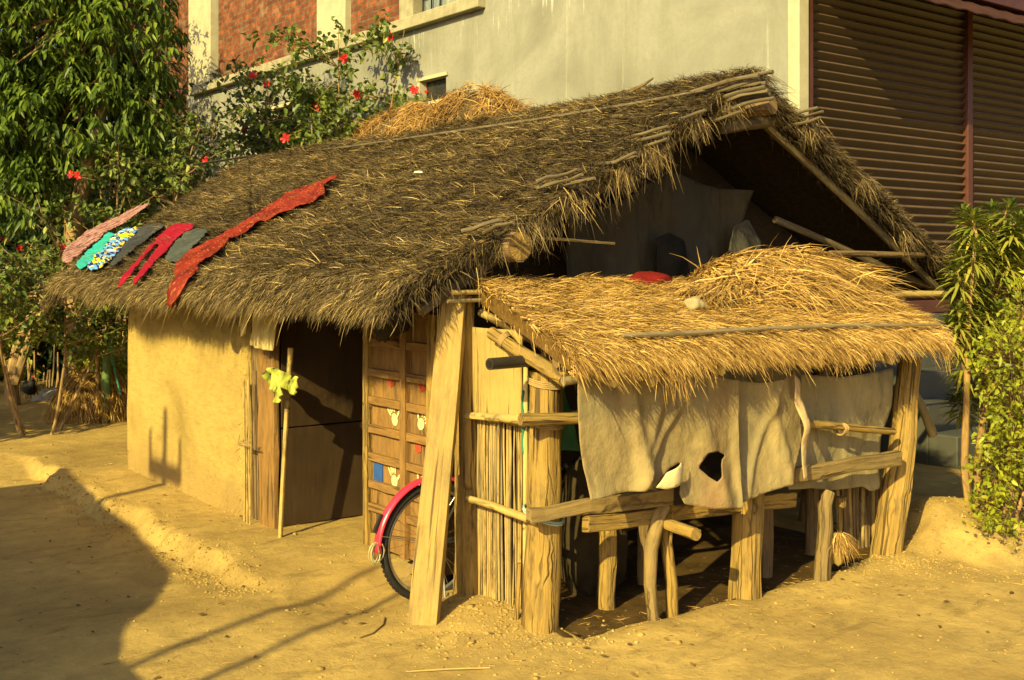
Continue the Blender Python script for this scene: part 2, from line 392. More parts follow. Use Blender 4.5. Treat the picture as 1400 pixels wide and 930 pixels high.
def npmesh(name, V, Fq, m, parent=None, tint=None, smooth=False):
    """fast mesh from numpy: V (n,3), Fq (k,4) quads"""
    me = bpy.data.meshes.new(name); n, k = len(V), len(Fq); c = Fq.shape[1]
    me.vertices.add(n); me.vertices.foreach_set('co', np.ascontiguousarray(V, dtype=np.float32).ravel())
    me.loops.add(k * c); me.loops.foreach_set('vertex_index', np.ascontiguousarray(Fq, dtype=np.int32).ravel())
    me.polygons.add(k); me.polygons.foreach_set('loop_start', np.arange(k, dtype=np.int32) * c)
    if tint is not None:
        at_ = me.attributes.new('tint', 'FLOAT', 'POINT'); at_.data.foreach_set('value', np.ascontiguousarray(tint, dtype=np.float32))
    if smooth: me.polygons.foreach_set('use_smooth', np.ones(k, dtype=bool))
    me.materials.append(m); me.update(calc_edges=True); me.validate()
    o = bpy.data.objects.new(name, me); COL.objects.link(o)
    if parent is not None: put(o, parent)
    return o
def nrm(a): return a / np.maximum(1e-9, np.linalg.norm(a, axis=1, keepdims=True))
def fsum(x, y, s=1.0, seed=0):
    """smooth pseudo-noise on numpy arrays, about -1..1"""
    r = np.random.default_rng(seed); o = np.zeros_like(x)
    for i in range(5):
        a, b = r.normal(0, 1, 2) * s; o = o + np.sin(x * a * 2 + y * b * 2 + r.uniform(0, 6.28))
    return o / 2.6
def blades(name, P, D, N, L, W, m, parent=None, lift=0.03, droop=0.0, curve=.15, tint=None, seed=0, segs=3):
    r = np.random.default_rng(seed); k = len(P)
    D = nrm(D); S = nrm(np.cross(D, N)); N = np.cross(S, D)
    roll = r.normal(0, .7, k)[:, None]; Wd = S * np.cos(roll) + N * np.sin(roll)
    L = np.broadcast_to(L, (k,)).astype(float); W = np.broadcast_to(W, (k,)).astype(float); lift = np.broadcast_to(lift, (k,)); droop = np.broadcast_to(droop, (k,))
    cv = r.normal(0, curve, k)
    V = np.zeros((k, (segs + 1) * 2, 3))
    for i in range(segs + 1):
        t = i / segs
        p = P + D * (L * t)[:, None] + N * (lift * t)[:, None] + S * (cv * L * t * t)[:, None]
        p[:, 2] -= droop * L * t * t
        wv = Wd * (W * (1.0 if t < .6 else .55 if t < .95 else .15) * .5)[:, None]
        V[:, 2 * i] = p - wv; V[:, 2 * i + 1] = p + wv
    idx = np.arange(k)[:, None] * (segs + 1) * 2; F = []
    for i in range(segs): F.append(np.concatenate([idx + 2 * i, idx + 2 * i + 1, idx + 2 * i + 3, idx + 2 * i + 2], axis=1))
    F = np.stack(F, 1).reshape(-1, 4)
    if tint is None: tint = np.clip(r.beta(2, 2.4, k), 0, 1)
    return npmesh(name, V.reshape(-1, 3), F, m, parent, np.repeat(tint, (segs + 1) * 2))
def leaves(name, P, D, U, L, W, m, parent=None, tint=None, seed=0, bend=.25, fold=.12):
    """each leaf: two folded halves of two quads, pointed"""
    r = np.random.default_rng(seed); k = len(P); D = nrm(D); S = nrm(np.cross(D, U)); N = np.cross(S, D)
    L = np.broadcast_to(L, (k,)).astype(float); W = np.broadcast_to(W, (k,)).astype(float)
    def at_(t, s, h): 
        p = P + D * (L * t)[:, None] + S * (W * s)[:, None] + N * (W * h)[:, None]; p[:, 2] -= bend * L * t * t; return p
    V = np.stack([at_(0, 0, 0), at_(.35, -.5, fold * 2), at_(.4, 0, 0), at_(.35, .5, fold * 2), at_(.72, -.36, fold), at_(.75, 0, 0), at_(.72, .36, fold), at_(1, 0, 0)], 1)
    b = np.arange(k)[:, None] * 8
    quads = [(1, 4, 5, 2), (2, 5, 6, 3), (0, 1, 2, 0), (0, 2, 3, 0), (4, 7, 5, 4), (5, 7, 6, 5)]
    F4 = np.stack([b + np.array([1, 4, 5, 2]), b + np.array([2, 5, 6, 3]), ], 1).reshape(-1, 4)
    # triangles written as quads would degenerate: build all as triangles
    T = [(0, 2, 1), (0, 3, 2), (1, 2, 5), (1, 5, 4), (2, 3, 6), (2, 6, 5), (4, 5, 7), (5, 6, 7)]
    F = np.stack([b + np.array(t) for t in T], 1).reshape(-1, 3)
    if tint is None: tint = np.clip(r.beta(2, 2.2, k), 0, 1)
    return npmesh(name, V.reshape(-1, 3), F, m, parent, np.repeat(tint, 8))

def inpoly(x, y, poly):
    c = False; j = len(poly) - 1
    for i in range(len(poly)):
        xi, yi = poly[i]; xj, yj = poly[j]
        if (yi > y) != (yj > y) and x < (xj - xi) * (y - yi) / (yj - yi) + xi: c = not c
        j = i
    return c
def nearpoly(x, y, polys):
    best = (1e9, x, y)
    for poly in polys:
        for i in range(len(poly)):
            ax, ay = poly[i - 1]; bx, by = poly[i]; dx, dy = bx - ax, by - ay; q = dx * dx + dy * dy
            t = 0 if q == 0 else min(1, max(0, ((x - ax) * dx + (y - ay) * dy) / q)); X, Y = ax + dx * t, ay + dy * t
            d = (X - x) ** 2 + (Y - y) ** 2
            if d < best[0]: best = (d, X, Y)
    return best
def sheet(name, poly, fn, m, parent=None, cell=.02, holes=(), thick=.004, subs=0):
    """a piece of cloth cut to a 2D outline (metres); fn(a,b) -> world point"""
    xs = [p[0] for p in poly]; ys = [p[1] for p in poly]; x0, y0 = min(xs), min(ys); nx = int((max(xs) - x0) / cell) + 2; ny = int((max(ys) - y0) / cell) + 2
    keep = {}; cells = []
    for i in range(nx):
        for j in range(ny):
            cx, cy = x0 + (i + .5) * cell, y0 + (j + .5) * cell
            if inpoly(cx, cy, poly) and not any(inpoly(cx, cy, h) for h in holes): cells.append((i, j))
    cnt = {}
    for (i, j) in cells:
        for q in ((i, j), (i + 1, j), (i + 1, j + 1), (i, j + 1)): cnt[q] = cnt.get(q, 0) + 1
    mb = MB(); pos = {}
    for q, c in cnt.items():
        a, b = x0 + q[0] * cell, y0 + q[1] * cell
        if c < 4:
            d, X, Y = nearpoly(a, b, [poly] + list(holes))
            if d < (cell * .95) ** 2: a, b = X, Y
        keep[q] = len(mb.v); pos[q] = (a, b); mb.v.append(Vector(fn(a, b)))
    for (i, j) in cells:
        qs = ((i, j), (i + 1, j), (i + 1, j + 1), (i, j + 1)); mb.quad_uv([keep[q] for q in qs], [pos[q] for q in qs])
    o = mb.build(name, m, parent)
    o.data.polygons.foreach_set('use_smooth', [True] * len(o.data.polygons))
    if thick:
        s = o.modifiers.new('solid', 'SOLIDIFY'); s.thickness = thick; s.offset = 0
    return o

# ================================================================== GROUND
def build_ground():
    xs = np.unique(np.round(np.concatenate([np.linspace(-120, -12, 10), np.linspace(-12, -5, 15), np.linspace(-5, -1.2, 64), np.arange(-1.2, -.35, .022), np.linspace(-.35, 5.2, 104), np.linspace(5.2, 12, 30), np.linspace(12, 120, 10)]), 3))
    ys = np.unique(np.round(np.concatenate([np.linspace(-60, -6, 8), np.linspace(-6, -4, 12), np.linspace(-4, 8, 210), np.linspace(8, 26, 50), np.linspace(26, 160, 10)]), 3))
    mb = MB(); nx, ny = len(xs), len(ys)
    for y in ys:
        for x in xs: mb.v.append(Vector((x, y, gh(x, y))))
    for j in range(ny - 1):
        for i in range(nx - 1):
            a = j * nx + i; mb.f.append((a, a + 1, a + nx + 1, a + nx))
    o = mb.build('ground', M['ground']); o['kind'] = 'structure'
    for p in o.data.polygons: p.use_smooth = True
build_ground()
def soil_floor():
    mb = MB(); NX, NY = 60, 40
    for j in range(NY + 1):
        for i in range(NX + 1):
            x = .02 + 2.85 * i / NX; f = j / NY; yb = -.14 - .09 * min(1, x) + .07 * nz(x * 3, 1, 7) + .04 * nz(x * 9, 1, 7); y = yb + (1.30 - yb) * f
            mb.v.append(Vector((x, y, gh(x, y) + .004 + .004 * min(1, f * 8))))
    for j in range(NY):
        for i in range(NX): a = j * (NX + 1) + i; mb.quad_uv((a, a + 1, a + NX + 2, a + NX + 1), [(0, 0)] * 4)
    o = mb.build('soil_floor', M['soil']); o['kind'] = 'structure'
soil_floor()

# ================================================================== CONCRETE BUILDING BEHIND
BX, BY = 5.0, 2.42
def build_building():
    b = thing('shop_building', 'big grey plastered building with brick upper storey behind the thatched hut', 'building', (BX, BY, 0))
    # plaster wall facing the hut, with a small vent opening and a dark window
    wins = [(at(574, 112, X=BX), at(610, 134, X=BX)), (at(374, 150, X=BX), at(400, 202, X=BX))]
    rects = []
    for p, q in wins: rects.append((min(p.y, q.y), max(p.y, q.y), min(p.z, q.z), max(p.z, q.z)))
    yfb = at(264, 40, X=BX + .12).y
    ys = sorted(set([BY, yfb + .03, 21.0] + [r[0] for r in rects] + [r[1] for r in rects])); zs = sorted(set([-.2, 4.75, 5.3, 7.5] + [r[2] for r in rects] + [r[3] for r in rects]))
    mb = MB()
    for i in range(len(ys) - 1):
        for j in range(len(zs) - 1):
            yc, zc = (ys[i] + ys[i + 1]) / 2, (zs[j] + zs[j + 1]) / 2
            if any(r[0] < yc < r[1] and r[2] < zc < r[3] for r in rects): continue
            if (zc > 5.3 and yc > 7.2) or (zc > 4.75 and yc > yfb + .03): continue
            k = len(mb.v); mb.v += [Vector((BX, ys[i], zs[j])), Vector((BX, ys[i], zs[j + 1])), Vector((BX, ys[i + 1], zs[j + 1])), Vector((BX, ys[i + 1], zs[j]))]
            mb.quad_uv((k, k + 1, k + 2, k + 3), [(0, 0)] * 4)
    mb.build('plaster_wall', M['concrete'], b, smooth=False)
    ml = MB(); ml.box((BX + .01, BY + .02, 5.3), (14, 7.2, 7.5)); ml.box((BX + .4, BY + .4, -.2), (14, 21, 5.28)); ml.box((BX + .3, 7.21, 5.3), (14, 20.9, 7.49))
    ml.build('building_core', M['cavity'], b, smooth=False)
    # cream corner strip turning to the shop front
    MB().box((BX - .012, BY - .14, -.1), (BX + .14, BY - .002, 7.5)).build('corner_pier', M['cream'], b, bevel=.01)
    # vents
    for k, (r, nm) in enumerate(zip(rects, ('vent', 'window'))):
        pane = MB().box((BX + .10, r[0] - .02, r[2] - .02), (BX + .16, r[1] + .02, r[3] + .02)).build(nm, M['shade_glass'], b, smooth=False)
        f = MB(); f.box((BX - .03, r[0] - .05, r[3]), (BX + .1, r[1] + .05, r[3] + .05)); f.box((BX - .02, r[1] - .02, r[2]), (BX + .1, r[1] + .04, r[3] - .002)); f.box((BX - .02, r[0] - .04, r[2] - .05), (BX + .1, r[1] + .04, r[2] - .002))
        fo = f.build('frame', M['cream'], pane, smooth=False)
    # ledge
    y1 = at(664, 4, X=BX).y; zt = 5.40
    MB().box((BX - .13, y1, zt - .17), (BX + .35, 17.2, zt)).build('ledge', M['trim'], b, bevel=.015)
    # upper storey
    def up(px): return at(px, 40, X=BX + .12).y
    for (a, c) in ((296, 437), (476, 547)):
        ya, yc = up(c), up(a)
        mm = MB(); k = 0
        mm.v += [Vector((BX + .16, ya, zt - .1)), Vector((BX + .16, ya, 7.5)), Vector((BX + .16, yc, 7.5)), Vector((BX + .16, yc, zt - .1))]
        mm.quad_uv((0, 1, 2, 3), [(ya, 0), (ya, 2.2), (yc, 2.2), (yc, 0)])
        mm.build('brick_panel', M['brick'], b, smooth=False)
    for (a, c, mat, pro) in ((264, 294, 'cream', .02), (438, 477, 'cream', .05), (547, 566, 'trim', .10)):
        MB().box((BX + pro, up(c), zt + .002 if a > 280 else zt - .4), (BX + .3, up(a), 7.5)).build('column', M[mat], b, bevel=.01)
    ya, yc = up(640), up(567)
    wn_ = MB().box((BX + .24, y1 - .0, zt + .002), (BX + .29, yc - .02, 7.4)).build('window', m_plain('hazy_window', (.20, .23, .22), .25, .5), b, smooth=False)
    g = MB()
    for i in range(9): g.pole((BX + .2, yc - .1 - i * .22, zt), (BX + .2, yc - .1 - i * .22, 7.4), .012, seg=1, n=5, wob=0)
    for i in range(4): g.pole((BX + .2, y1, zt + .12 + i * .2), (BX + .2, yc - .03, zt + .12 + i * .2), .010, seg=1, n=5, wob=0)
    g.build('grille', M['cavity'], wn_)
    # brick continuation at the far end, standing a bit forward
    yf = up(264); mm = MB()
    z0 = 4.75
    for (x, ya, yc) in ((BX + .05, yf - .02, yf + 4.2),):
        mm.v += [Vector((x, ya, z0)), Vector((x, ya, 7.6)), Vector((x, yc, 7.6)), Vector((x, yc, z0))]
        mm.quad_uv((0, 1, 2, 3), [(ya, z0), (ya, 7.6), (yc, 7.6), (yc, z0)])
    mm.build('brick_panel', M['brick'], b, smooth=False)
    # ---- shop front: plinth, steps, frames, shutters
    yS = BY
    zb = 1.36; xm = at(1318, 200, Y=yS).x
    MB().box((BX + .142, yS - .02, -.2), (13.5, yS + .3, zb)).build('plinth', M['step'], b, bevel=.01)
    MB().box((BX + .142, yS - .03, zb + .002), (13.5, yS + .25, zb + .14)).build('sill', M['maroon'], b, bevel=.01)
    for (xa, xb) in ((BX + .30, xm - .055), (xm + .055, xm + 2.6)):
        s = MB(); z = zb + .15; pitch = .092; cols = [xa, xb]
        prof = []
        while z < 4.75:
            for (t, dy) in ((0, .0), (.03, -.001), (.60, -.040), (.66, -.042), (.72, -.038), (.95, -.002)): prof.append((z + t * pitch, dy))
            z += pitch
        nb = len(s.v)
        for (zz, dy) in prof:
            for x in cols: s.v.append(Vector((x, yS - .01 + dy, zz)))
        for i in range(len(prof) - 1): s.quad_uv((2 * i, 2 * i + 1, 2 * i + 3, 2 * i + 2), [(0, prof[i][0]), (2, prof[i][0]), (2, prof[i + 1][0]), (0, prof[i + 1][0])])
        o = s.build('roller_shutter', M['shutter'], b, smooth=False); o.data.materials.append(M['shutter_sunlit'])
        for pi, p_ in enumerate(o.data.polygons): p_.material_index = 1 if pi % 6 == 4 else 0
    MB().box((BX + .150, yS - .12, zb + .142), (BX + .235, yS + .02, 6.0)).build('door_frame', M['maroon'], b, bevel=.008)
    MB().box((BX + .238, yS - .07, zb + .142), (BX + .298, yS + .02, 4.9)).build('guide_rail', M['maroon'], b, bevel=.005)
    MB().box((xm - .05, yS - .08, zb + .142), (xm + .05, yS + .02, 4.9)).build('guide_rail', M['maroon'], b, bevel=.005)
    # shutter box and a sheet-metal hood on brackets
    MB().box((BX + .25, yS - .26, 4.80), (13, yS + .1, 5.3)).build('shutter_box', M['maroon'], b, bevel=.01)
    h = MB(); 
    a0, a1 = Vector((BX + .16, yS - .02, 4.86)), Vector((BX + .16, yS - .80, 4.42))
    for i in range(41):
        x = BX + .16 + i * .18
        for (p) in (a0, a1): h.v.append(Vector((x, p.y, p.z + .018 * (i % 2))))
    for i in range(40): h.quad_uv((2 * i, 2 * i + 1, 2 * i + 3, 2 * i + 2), [(0, 0)] * 4)
    ho = h.build('hood', m_plain('rusty_dark_sheet', (.06, .024, .014), .7, .2, 0, .4, 5), b, smooth=False)
    sd = ho.modifiers.new('solid', 'SOLIDIFY'); sd.thickness = .012
    for i in range(5):
        z1 = zb - .02 - .26 * i - .26
        MB().box((BX + .9, yS - .02 - .30 * (i + 1), -.25), (BX + 6, yS - .022 - .30 * i, z1)).build('step', M['step'], b, bevel=.012)
t_ = NT('shutter_paint'); o_ = t_.co(); n_ = t_.noise(t_.mp(o_, (1.5, 1, 3)), 3, 6, .7)
M['shutter'] = t_.fin(t_.ramp(n_, [(.3, (.020, .011, .007)), (.7, (.033, .019, .011))]), .42, .4)
M['shutter_sunlit'] = m_plain('sunlit_slat_ledge', (.12, .078, .042), .5, .4, 0, .35, 3)  # paler ledge colour paints in the sun lines along the slats
build_building()

# ================================================================== THE HUT
hut = thing('thatched_hut', 'yellow mud-walled hut with a long weathered thatched roof and an open gable end', 'hut', (0, 3.2, 0))
XR = 2.2
PF = [(2.2, 3.17), (1.6, 2.85), (.8, 2.43), (.1, 2.06), (-.20, 1.925), (-.42, 1.83), (-.60, 1.735), (-.66, 1.655)]
UNDER = [(-.57, 1.61), (-.1, 1.72), (.8, 2.22), (2.2, 2.97)]
def yfar(x): return 6.40 + 2.05 * max(0, min(1, (x + .66) / 2.86))
def ynear(x): return .50
def sag(x, y): return .035 * nz(x * .9, y * .55, 2) + .02 * nz(x * 2.2, y * 2.2, 6)
def slab(name, mat, mirror=False, parent=hut):
    mb = MB(); prof = PF + UNDER; NY = 48; m = len(prof)
    for j in range(NY + 1):
        for k, (x, z) in enumerate(prof):
            y0, y1 = ynear(x), yfar(x); y = y0 + (y1 - y0) * j / NY
            if j == 0: y += .05 * nz(x * 4, 3, 1)
            X = 2 * XR - x if mirror else x
            if k >= len(PF):
                tp = float(np.interp(-x, [-v[0] for v in PF], [v[1] for v in PF])) - .05; z = tp + (z - tp) * (.10 + .90 * smooth(.55, 1.7, y)) if x > -.3 else z + .05 * (1 - smooth(.55, 1.5, y))
            mb.v.append(Vector((X, y, z + sag(x, y) + (.0 if k < len(PF) else .0))))
    for j in range(NY):
        for k in range(m):
            k2 = (k + 1) % m; q = (j * m + k, j * m + k2, (j + 1) * m + k2, (j + 1) * m + k)
            mb.quad_uv(q if mirror else q[::-1], [(0, 0)] * 4)
    mb.f.append(tuple(range(m)) if not mirror else tuple(range(m))[::-1]); mb.uv.append([(0, 0)] * m)
    e = NY * m; mb.f.append(tuple(range(e + m - 1, e - 1, -1))); mb.uv.append([(0, 0)] * m)
    return mb.build(name, mat, parent, smooth=False)
def samp(n, prof, r, s0=0, s1=1):
    p = np.array(prof); seg = np.linalg.norm(np.diff(p, axis=0), axis=1); cs = np.concatenate([[0], np.cumsum(seg)])
    s = r.uniform(s0, s1, n) * cs[-1]; i = np.clip(np.searchsorted(cs, s) - 1, 0, len(seg) - 1); t = (s - cs[i]) / seg[i]
    x = p[i, 0] + (p[i + 1, 0] - p[i, 0]) * t; z = p[i, 1] + (p[i + 1, 1] - p[i, 1]) * t
    # smooth tangent
    px = np.interp(s + .12, cs, p[:, 0]) - np.interp(s - .12, cs, p[:, 0]); pz = np.interp(s + .12, cs, p[:, 1]) - np.interp(s - .12, cs, p[:, 1])
    tn = np.stack([px, pz], 1); tn /= np.linalg.norm(tn, axis=1, keepdims=True)
    return x, z, tn, s / cs[-1]
def vsag(x, y): return np.array([sag(a, b) for a, b in zip(x, y)])
def thatch(name, n, mirror, seed, parent, mat):
    r = np.random.default_rng(seed)
    x, z, tn, s = samp(n, PF, r, 0, 1); k = r.uniform(0, 1, n)
    yf = 6.40 + 2.05 * np.clip((x + .66) / 2.86, 0, 1); y = .47 + (yf - .47) * k + r.normal(0, .02, n)
    zz = z + vsag(x, y)
    cl = fsum(x, y, 3.0, 11); cl2 = fsum(x, y, 9.0, 12)
    T = np.stack([tn[:, 0], np.zeros(n), tn[:, 1]], 1); N = np.stack([tn[:, 1], np.zeros(n), -tn[:, 0]], 1)
    N[:, 0], N[:, 2] = np.where(N[:, 2] < 0, -N[:, 0], N[:, 0]), np.abs(N[:, 2])
    Yd = np.zeros((n, 3)); Yd[:, 1] = 1
    ang = r.normal(0, .85, n) * (1 - .45 * np.clip((s - .8) / .2, 0, 1)) + .12 * cl + .30 * cl2 - .10
    D = T * np.cos(ang)[:, None] + Yd * np.sin(ang)[:, None]
    edge = np.clip((s - .86) / .14, 0, 1)
    L = r.uniform(.04, .12, n) * (1 - .25 * edge); lift = np.abs(r.normal(.022, .026, n)) + .012 * np.clip(cl2, 0, 2) + .008
    P = np.stack([x, y, zz], 1) + N * (r.uniform(-.01, .03, n) + .018 * cl2)[:, None]
    if mirror:
        for A in (P,): A[:, 0] = 2 * XR - A[:, 0]
        D[:, 0] *= -1; N[:, 0] *= -1
    tint = np.clip(r.beta(1.3, 2.0, n) + .08 * fsum(x, y, .8, 5) + .10 * cl2 + r.choice([0, .35], n, p=[.965, .035]) + .10 * edge, 0, 1)
    return blades(name, P, D, N, L, r.uniform(.0022, .0048, n), mat, parent, lift, .15 + .5 * edge, .22, tint, seed)
front = slab('thatch_slope', M['core_under']); back = slab('thatch_slope', M['core_under'], True)
thatch('straw_cover', 230000, False, 21, hut, M['old_straw'])
thatch('straw_cover', 40000, True, 22, hut, M['old_straw'])
def fringe():
    """hanging eave straw, ragged verges and the messy ridge"""
    r = np.random.default_rng(31); Ps, Ds, Ns, Ls, Dr, Ti = [], [], [], [], [], []
    def add(P, D, N, L, dr, ti): Ps.append(P); Ds.append(D); Ns.append(N); Ls.append(L); Dr.append(dr); Ti.append(ti)
    n = 30000                                                    # front eave
    y = r.uniform(.45, 6.45, n); lay = r.uniform(0, 1, n)
    x = -.53 - .13 * lay + r.normal(0, .015, n); z = 1.80 - .15 * lay + r.normal(0, .02, n) + vsag(x, y)
    cl = fsum(y, y * 0, 2.5, 41) + .6 * fsum(y, y * 0, 9, 42)
    D = np.stack([-.32 - .25 * r.random(n), r.normal(0, .22, n) + .12 * cl, -.9 + 0 * y], 1)
    add(np.stack([x, y, z], 1), D, np.tile([-.9, 0, .4], (n, 1)), np.clip(r.uniform(.03, .10, n) + .030 * cl + r.choice([0, .10], n, p=[.975, .025]), .03, .4) * np.clip(.6 + .3 * (y - .5), .6, 1), r.uniform(.1, .5, n), np.clip(r.beta(2.4, 2.2, n), 0, 1))
    for mir in (False, True):                                    # near verges
        n = 18000; xx, zz, tn, s = samp(n, PF, r, 0, 1); cl = fsum(s * 6, s * 0, 2.2, 51 + mir)
        yy = .50 + r.uniform(-.05, .12, n) + .03 * cl
        T = np.stack([tn[:, 0], np.zeros(n), tn[:, 1]], 1)
        D = T * r.uniform(.4, 1.0, n)[:, None] + np.array([0, -.8, 0]) * r.uniform(.0, .6, n)[:, None] + np.array([0, 0, -1.0]) * r.uniform(.0, .35, n)[:, None] + r.normal(0, .30, (n, 3))
        P = np.stack([xx, yy, zz + vsag(xx, yy) - r.uniform(-.02, .06, n)], 1)
        N = np.tile([0, -.5, .8], (n, 1)).astype(float)
        if mir: P[:, 0] = 2 * XR - P[:, 0]; D[:, 0] *= -1
        add(P, D, N, np.clip(r.uniform(.02, .09, n) + .035 * cl, .02, .2) * (1 - .4 * np.clip((s - .75) / .25, 0, 1)), r.uniform(.1, .5, n), np.clip(r.beta(1.6, 2.8, n), 0, 1))
        # inner side of the verge: straw under the roof edge
        n = 2500; xx, zz, tn, s = samp(n, PF, r, .02, .98); yy = r.uniform(.45, .75, n)
        P = np.stack([xx, yy, zz - .06 - r.uniform(0, .05, n)], 1); D = np.stack([r.normal(0, .4, n), -.5 + r.normal(0, .3, n), -.7 + r.normal(0, .2, n)], 1)
        if mir: P[:, 0] = 2 * XR - P[:, 0]
        add(P, D, np.tile([0, -1., 0], (n, 1)), r.uniform(.03, .10, n), r.uniform(.1, .5, n), np.clip(r.beta(2, 3, n) * .8, 0, 1))
    n = 5000                                                     # far verge
    xx, zz, tn, s = samp(n, PF, r, 0, 1); yf = 6.40 + 2.05 * np.clip((xx + .66) / 2.86, 0, 1)
    T = np.stack([tn[:, 0], np.zeros(n), tn[:, 1]], 1)
    D = T + np.array([0, .8, 0]) * r.uniform(0, 1, n)[:, None] + r.normal(0, .2, (n, 3))
    add(np.stack([xx, yf - r.uniform(0, .1, n), zz + vsag(xx, yf) - r.uniform(0, .15, n)], 1), D, np.tile([0, .3, .9], (n, 1)), r.uniform(.1, .25, n), r.uniform(.2, .6, n), np.clip(r.beta(2, 2.6, n), 0, 1))
    n = 8000                                                     # ridge
    y = .4 + 8.1 * r.random(n) ** 1.15; x = XR + r.normal(0, .10, n)
    D = np.stack([np.sign(x - XR + r.normal(0, .1, n)) * .8 + r.normal(0, .3, n), r.normal(0, .7, n), -.35 + r.normal(0, .2, n)], 1)
    add(np.stack([x, y, 3.185 - np.abs(x - XR) * .5 + vsag(x, y) + r.uniform(-.01, .03, n)], 1), D, np.tile([0, 0, 1.], (n, 1)), r.uniform(.06, .2, n), r.uniform(.1, .5, n), np.clip(r.beta(1.6, 2.4, n), 0, 1))
    for (x_, z_, m_, ln_) in ((.62, 2.30, 140, .20), (.98, 2.48, 150, .24), (1.22, 2.62, 160, .22), (1.62, 2.80, 120, .2), (.30, 2.12, 130, .2), (1.95, 2.96, 110, .22), (2.75, 2.86, 110, .2), (3.4, 2.5, 120, .2), (3.9, 2.1, 90, .2)):   # tufts about the batten ends
        Dd = np.stack([r.normal(-.1, .38, m_), -.35 + r.normal(0, .3, m_), -.9 + r.normal(0, .3, m_)], 1)
        add(np.stack([x_ + r.normal(0, .06, m_), .43 + r.normal(0, .03, m_), z_ - .01 + r.normal(0, .03, m_)], 1), Dd, np.tile([0, -1., .2], (m_, 1)), r.uniform(.3, 1, m_) * ln_ * .8, r.uniform(0, .4, m_), np.clip(r.beta(2.4, 2, m_), 0, 1))
    n = 90                                                       # stray wisps hanging below the near verge
    xx, zz, tn, s = samp(n, PF, r, .25, .95)
    add(np.stack([xx, .45 + r.normal(0, .05, n), zz - .08], 1), np.stack([r.normal(0, .15, n), -.15 + r.normal(0, .15, n), -1 + 0 * xx], 1), np.tile([0, -1., 0], (n, 1)), r.uniform(.08, .26, n), r.uniform(0, .3, n), np.clip(r.beta(2, 2, n), 0, 1))
    P, D, N = (np.concatenate(a) for a in (Ps, Ds, Ns)); L, dr, ti = (np.concatenate(a) for a in (Ls, Dr, Ti))
    blades('straw_fringe', P, D, N, L, r.uniform(.0025, .0052, len(P)), M['old_straw'], hut, r.uniform(0, .04, len(P)), dr, .18, ti, 33)
fringe()

# ridge bundle, purlin ends poking out of the verge, rafters, roof battens
q = np.random.default_rng(5)
for k in range(8):
    a = at(1050 + q.uniform(-14, 12), 98 + k * 5.2, Y=.12 + q.uniform(0, .06)); 
    MB().pole(a, (a.x - .10 + q.uniform(-.03, .03), 0.62, a.z - .03 + q.uniform(-.03, .0)), .013, .016, 5, 8, .04, .15, k).build('ridge_stick', M['oldstick'], hut)
for k, (px, py, ln) in enumerate(((900, 170, .9), (903, 178, 1.1), (900, 187, .8), (1000, 150, .7), (952, 148, .7), (856, 205, .6), (858, 211, .9), (778, 228, .7), (783, 235, .9), (800, 240, .7), (672, 296, .8), (690, 300, .6), (1105, 145, .7), (1112, 150, .9), (1108, 158, .6))):
    a = at(px, py, Y=.33 + q.uniform(-.03, .04))
    MB().pole(a + Vector((0, -.08, -.02)), a + Vector((q.uniform(-.03, .03), ln * .38, -.07)), .010, .013, 4, 8, .03, .2, k + 20).build('purlin_end', M['oldstick'], hut)
a = at(1000, 165, Y=.42); MB().pole(at(985, 175, Y=.62), at(1085, 162, Y=.60), .050, .045, 6, 10, .02, .2, 3).build('tie_log', M['oldstick'], hut)
a = at(711, 337, Y=.40); MB().pole(a, (a.x, 6.3, a.z), .085, .075, 8, 14, .03, .12, 4).build('wall_plate', M['darkwood'], hut)
mc = MB(); mc.lathe(a + Vector((0, -.004, 0)), [(.0, 0), (.078, 0)], 14, (0, -1, 0)); mc.build('log_end', M['wood'], hut)
MB().pole(at(745, 326, Y=.60), at(840, 333, Y=.62), .010, .009, 3, 6, .01).build('stick', M['bamboo'], hut)
for mir in (0, 1):
    for y in (.62, 2.2, 3.8, 5.4, 6.3):
        f = (lambda X: 2 * XR - X) if mir else (lambda X: X)
        MB().pole((f(-.34), y, 1.60 if y > 1 else 1.64), (f(2.2), y, 2.94 if y > 1 else 3.02), .032, .028, 6, 8, .04, .12, int(y * 7) + mir).build('rafter', M['oldstick'], hut)
MB().pole((2.2, .3, 2.93), (2.2, 8.2, 2.93), .05, .05, 8, 10, .05).build('ridge_pole', M['darkwood'], hut)
MB().pole(at(1135, 347, Y=.48), at(1262, 349, Y=.50), .024, .022, 4, 9, .01).build('tie_pole', M['darkwood'], hut)
MB().pole(at(1060, 300, Y=.95), at(1290, 400, Y=.75), .028, .026, 4, 9, .02).build('rafter', M['oldstick'], hut)
MB().pole(at(1180, 403, Y=.52), at(1291, 402, Y=.50), .030, .027, 4, 10, .008).build('tie_pole', M['bamboo'], hut)
def roof_h(x, y):
    return float(np.interp(-x, [-v[0] for v in PF], [v[1] for v in PF])) + sag(x, y) + 2.6 * min(0, x + .64)
def roofpt(px, py, off=.035):
    r = ray(px, py); t = 3.5; pr = None
    while t < 18:
        p = CAM + r * t
        if p.x > -.85:
            g = p.z - roof_h(p.x, p.y) - off * 1.15
            if g <= 0:
                if pr is not None and pr[1] > 0: t = pr[0] + (t - pr[0]) * pr[1] / (pr[1] - g)
                return CAM + r * t
            pr = (t, g)
        t += .02
    return CAM + r * 9
pts = [roofpt(x, y, .05) for x, y in ((262, 226), (340, 214), (460, 203), (600, 183), (730, 164), (860, 143), (962, 124))]
MB().tube(pts, .011, 7, .15, 3).build('roof_batten', M['oldstick'], hut)
b0 = roofpt(862, 124, .08); MB().tube([b0, roofpt(880, 116, .10), roofpt(893, 107, .14)], [.014, .010, .006], 6, .2).build('twig', M['darkwood'], hut)

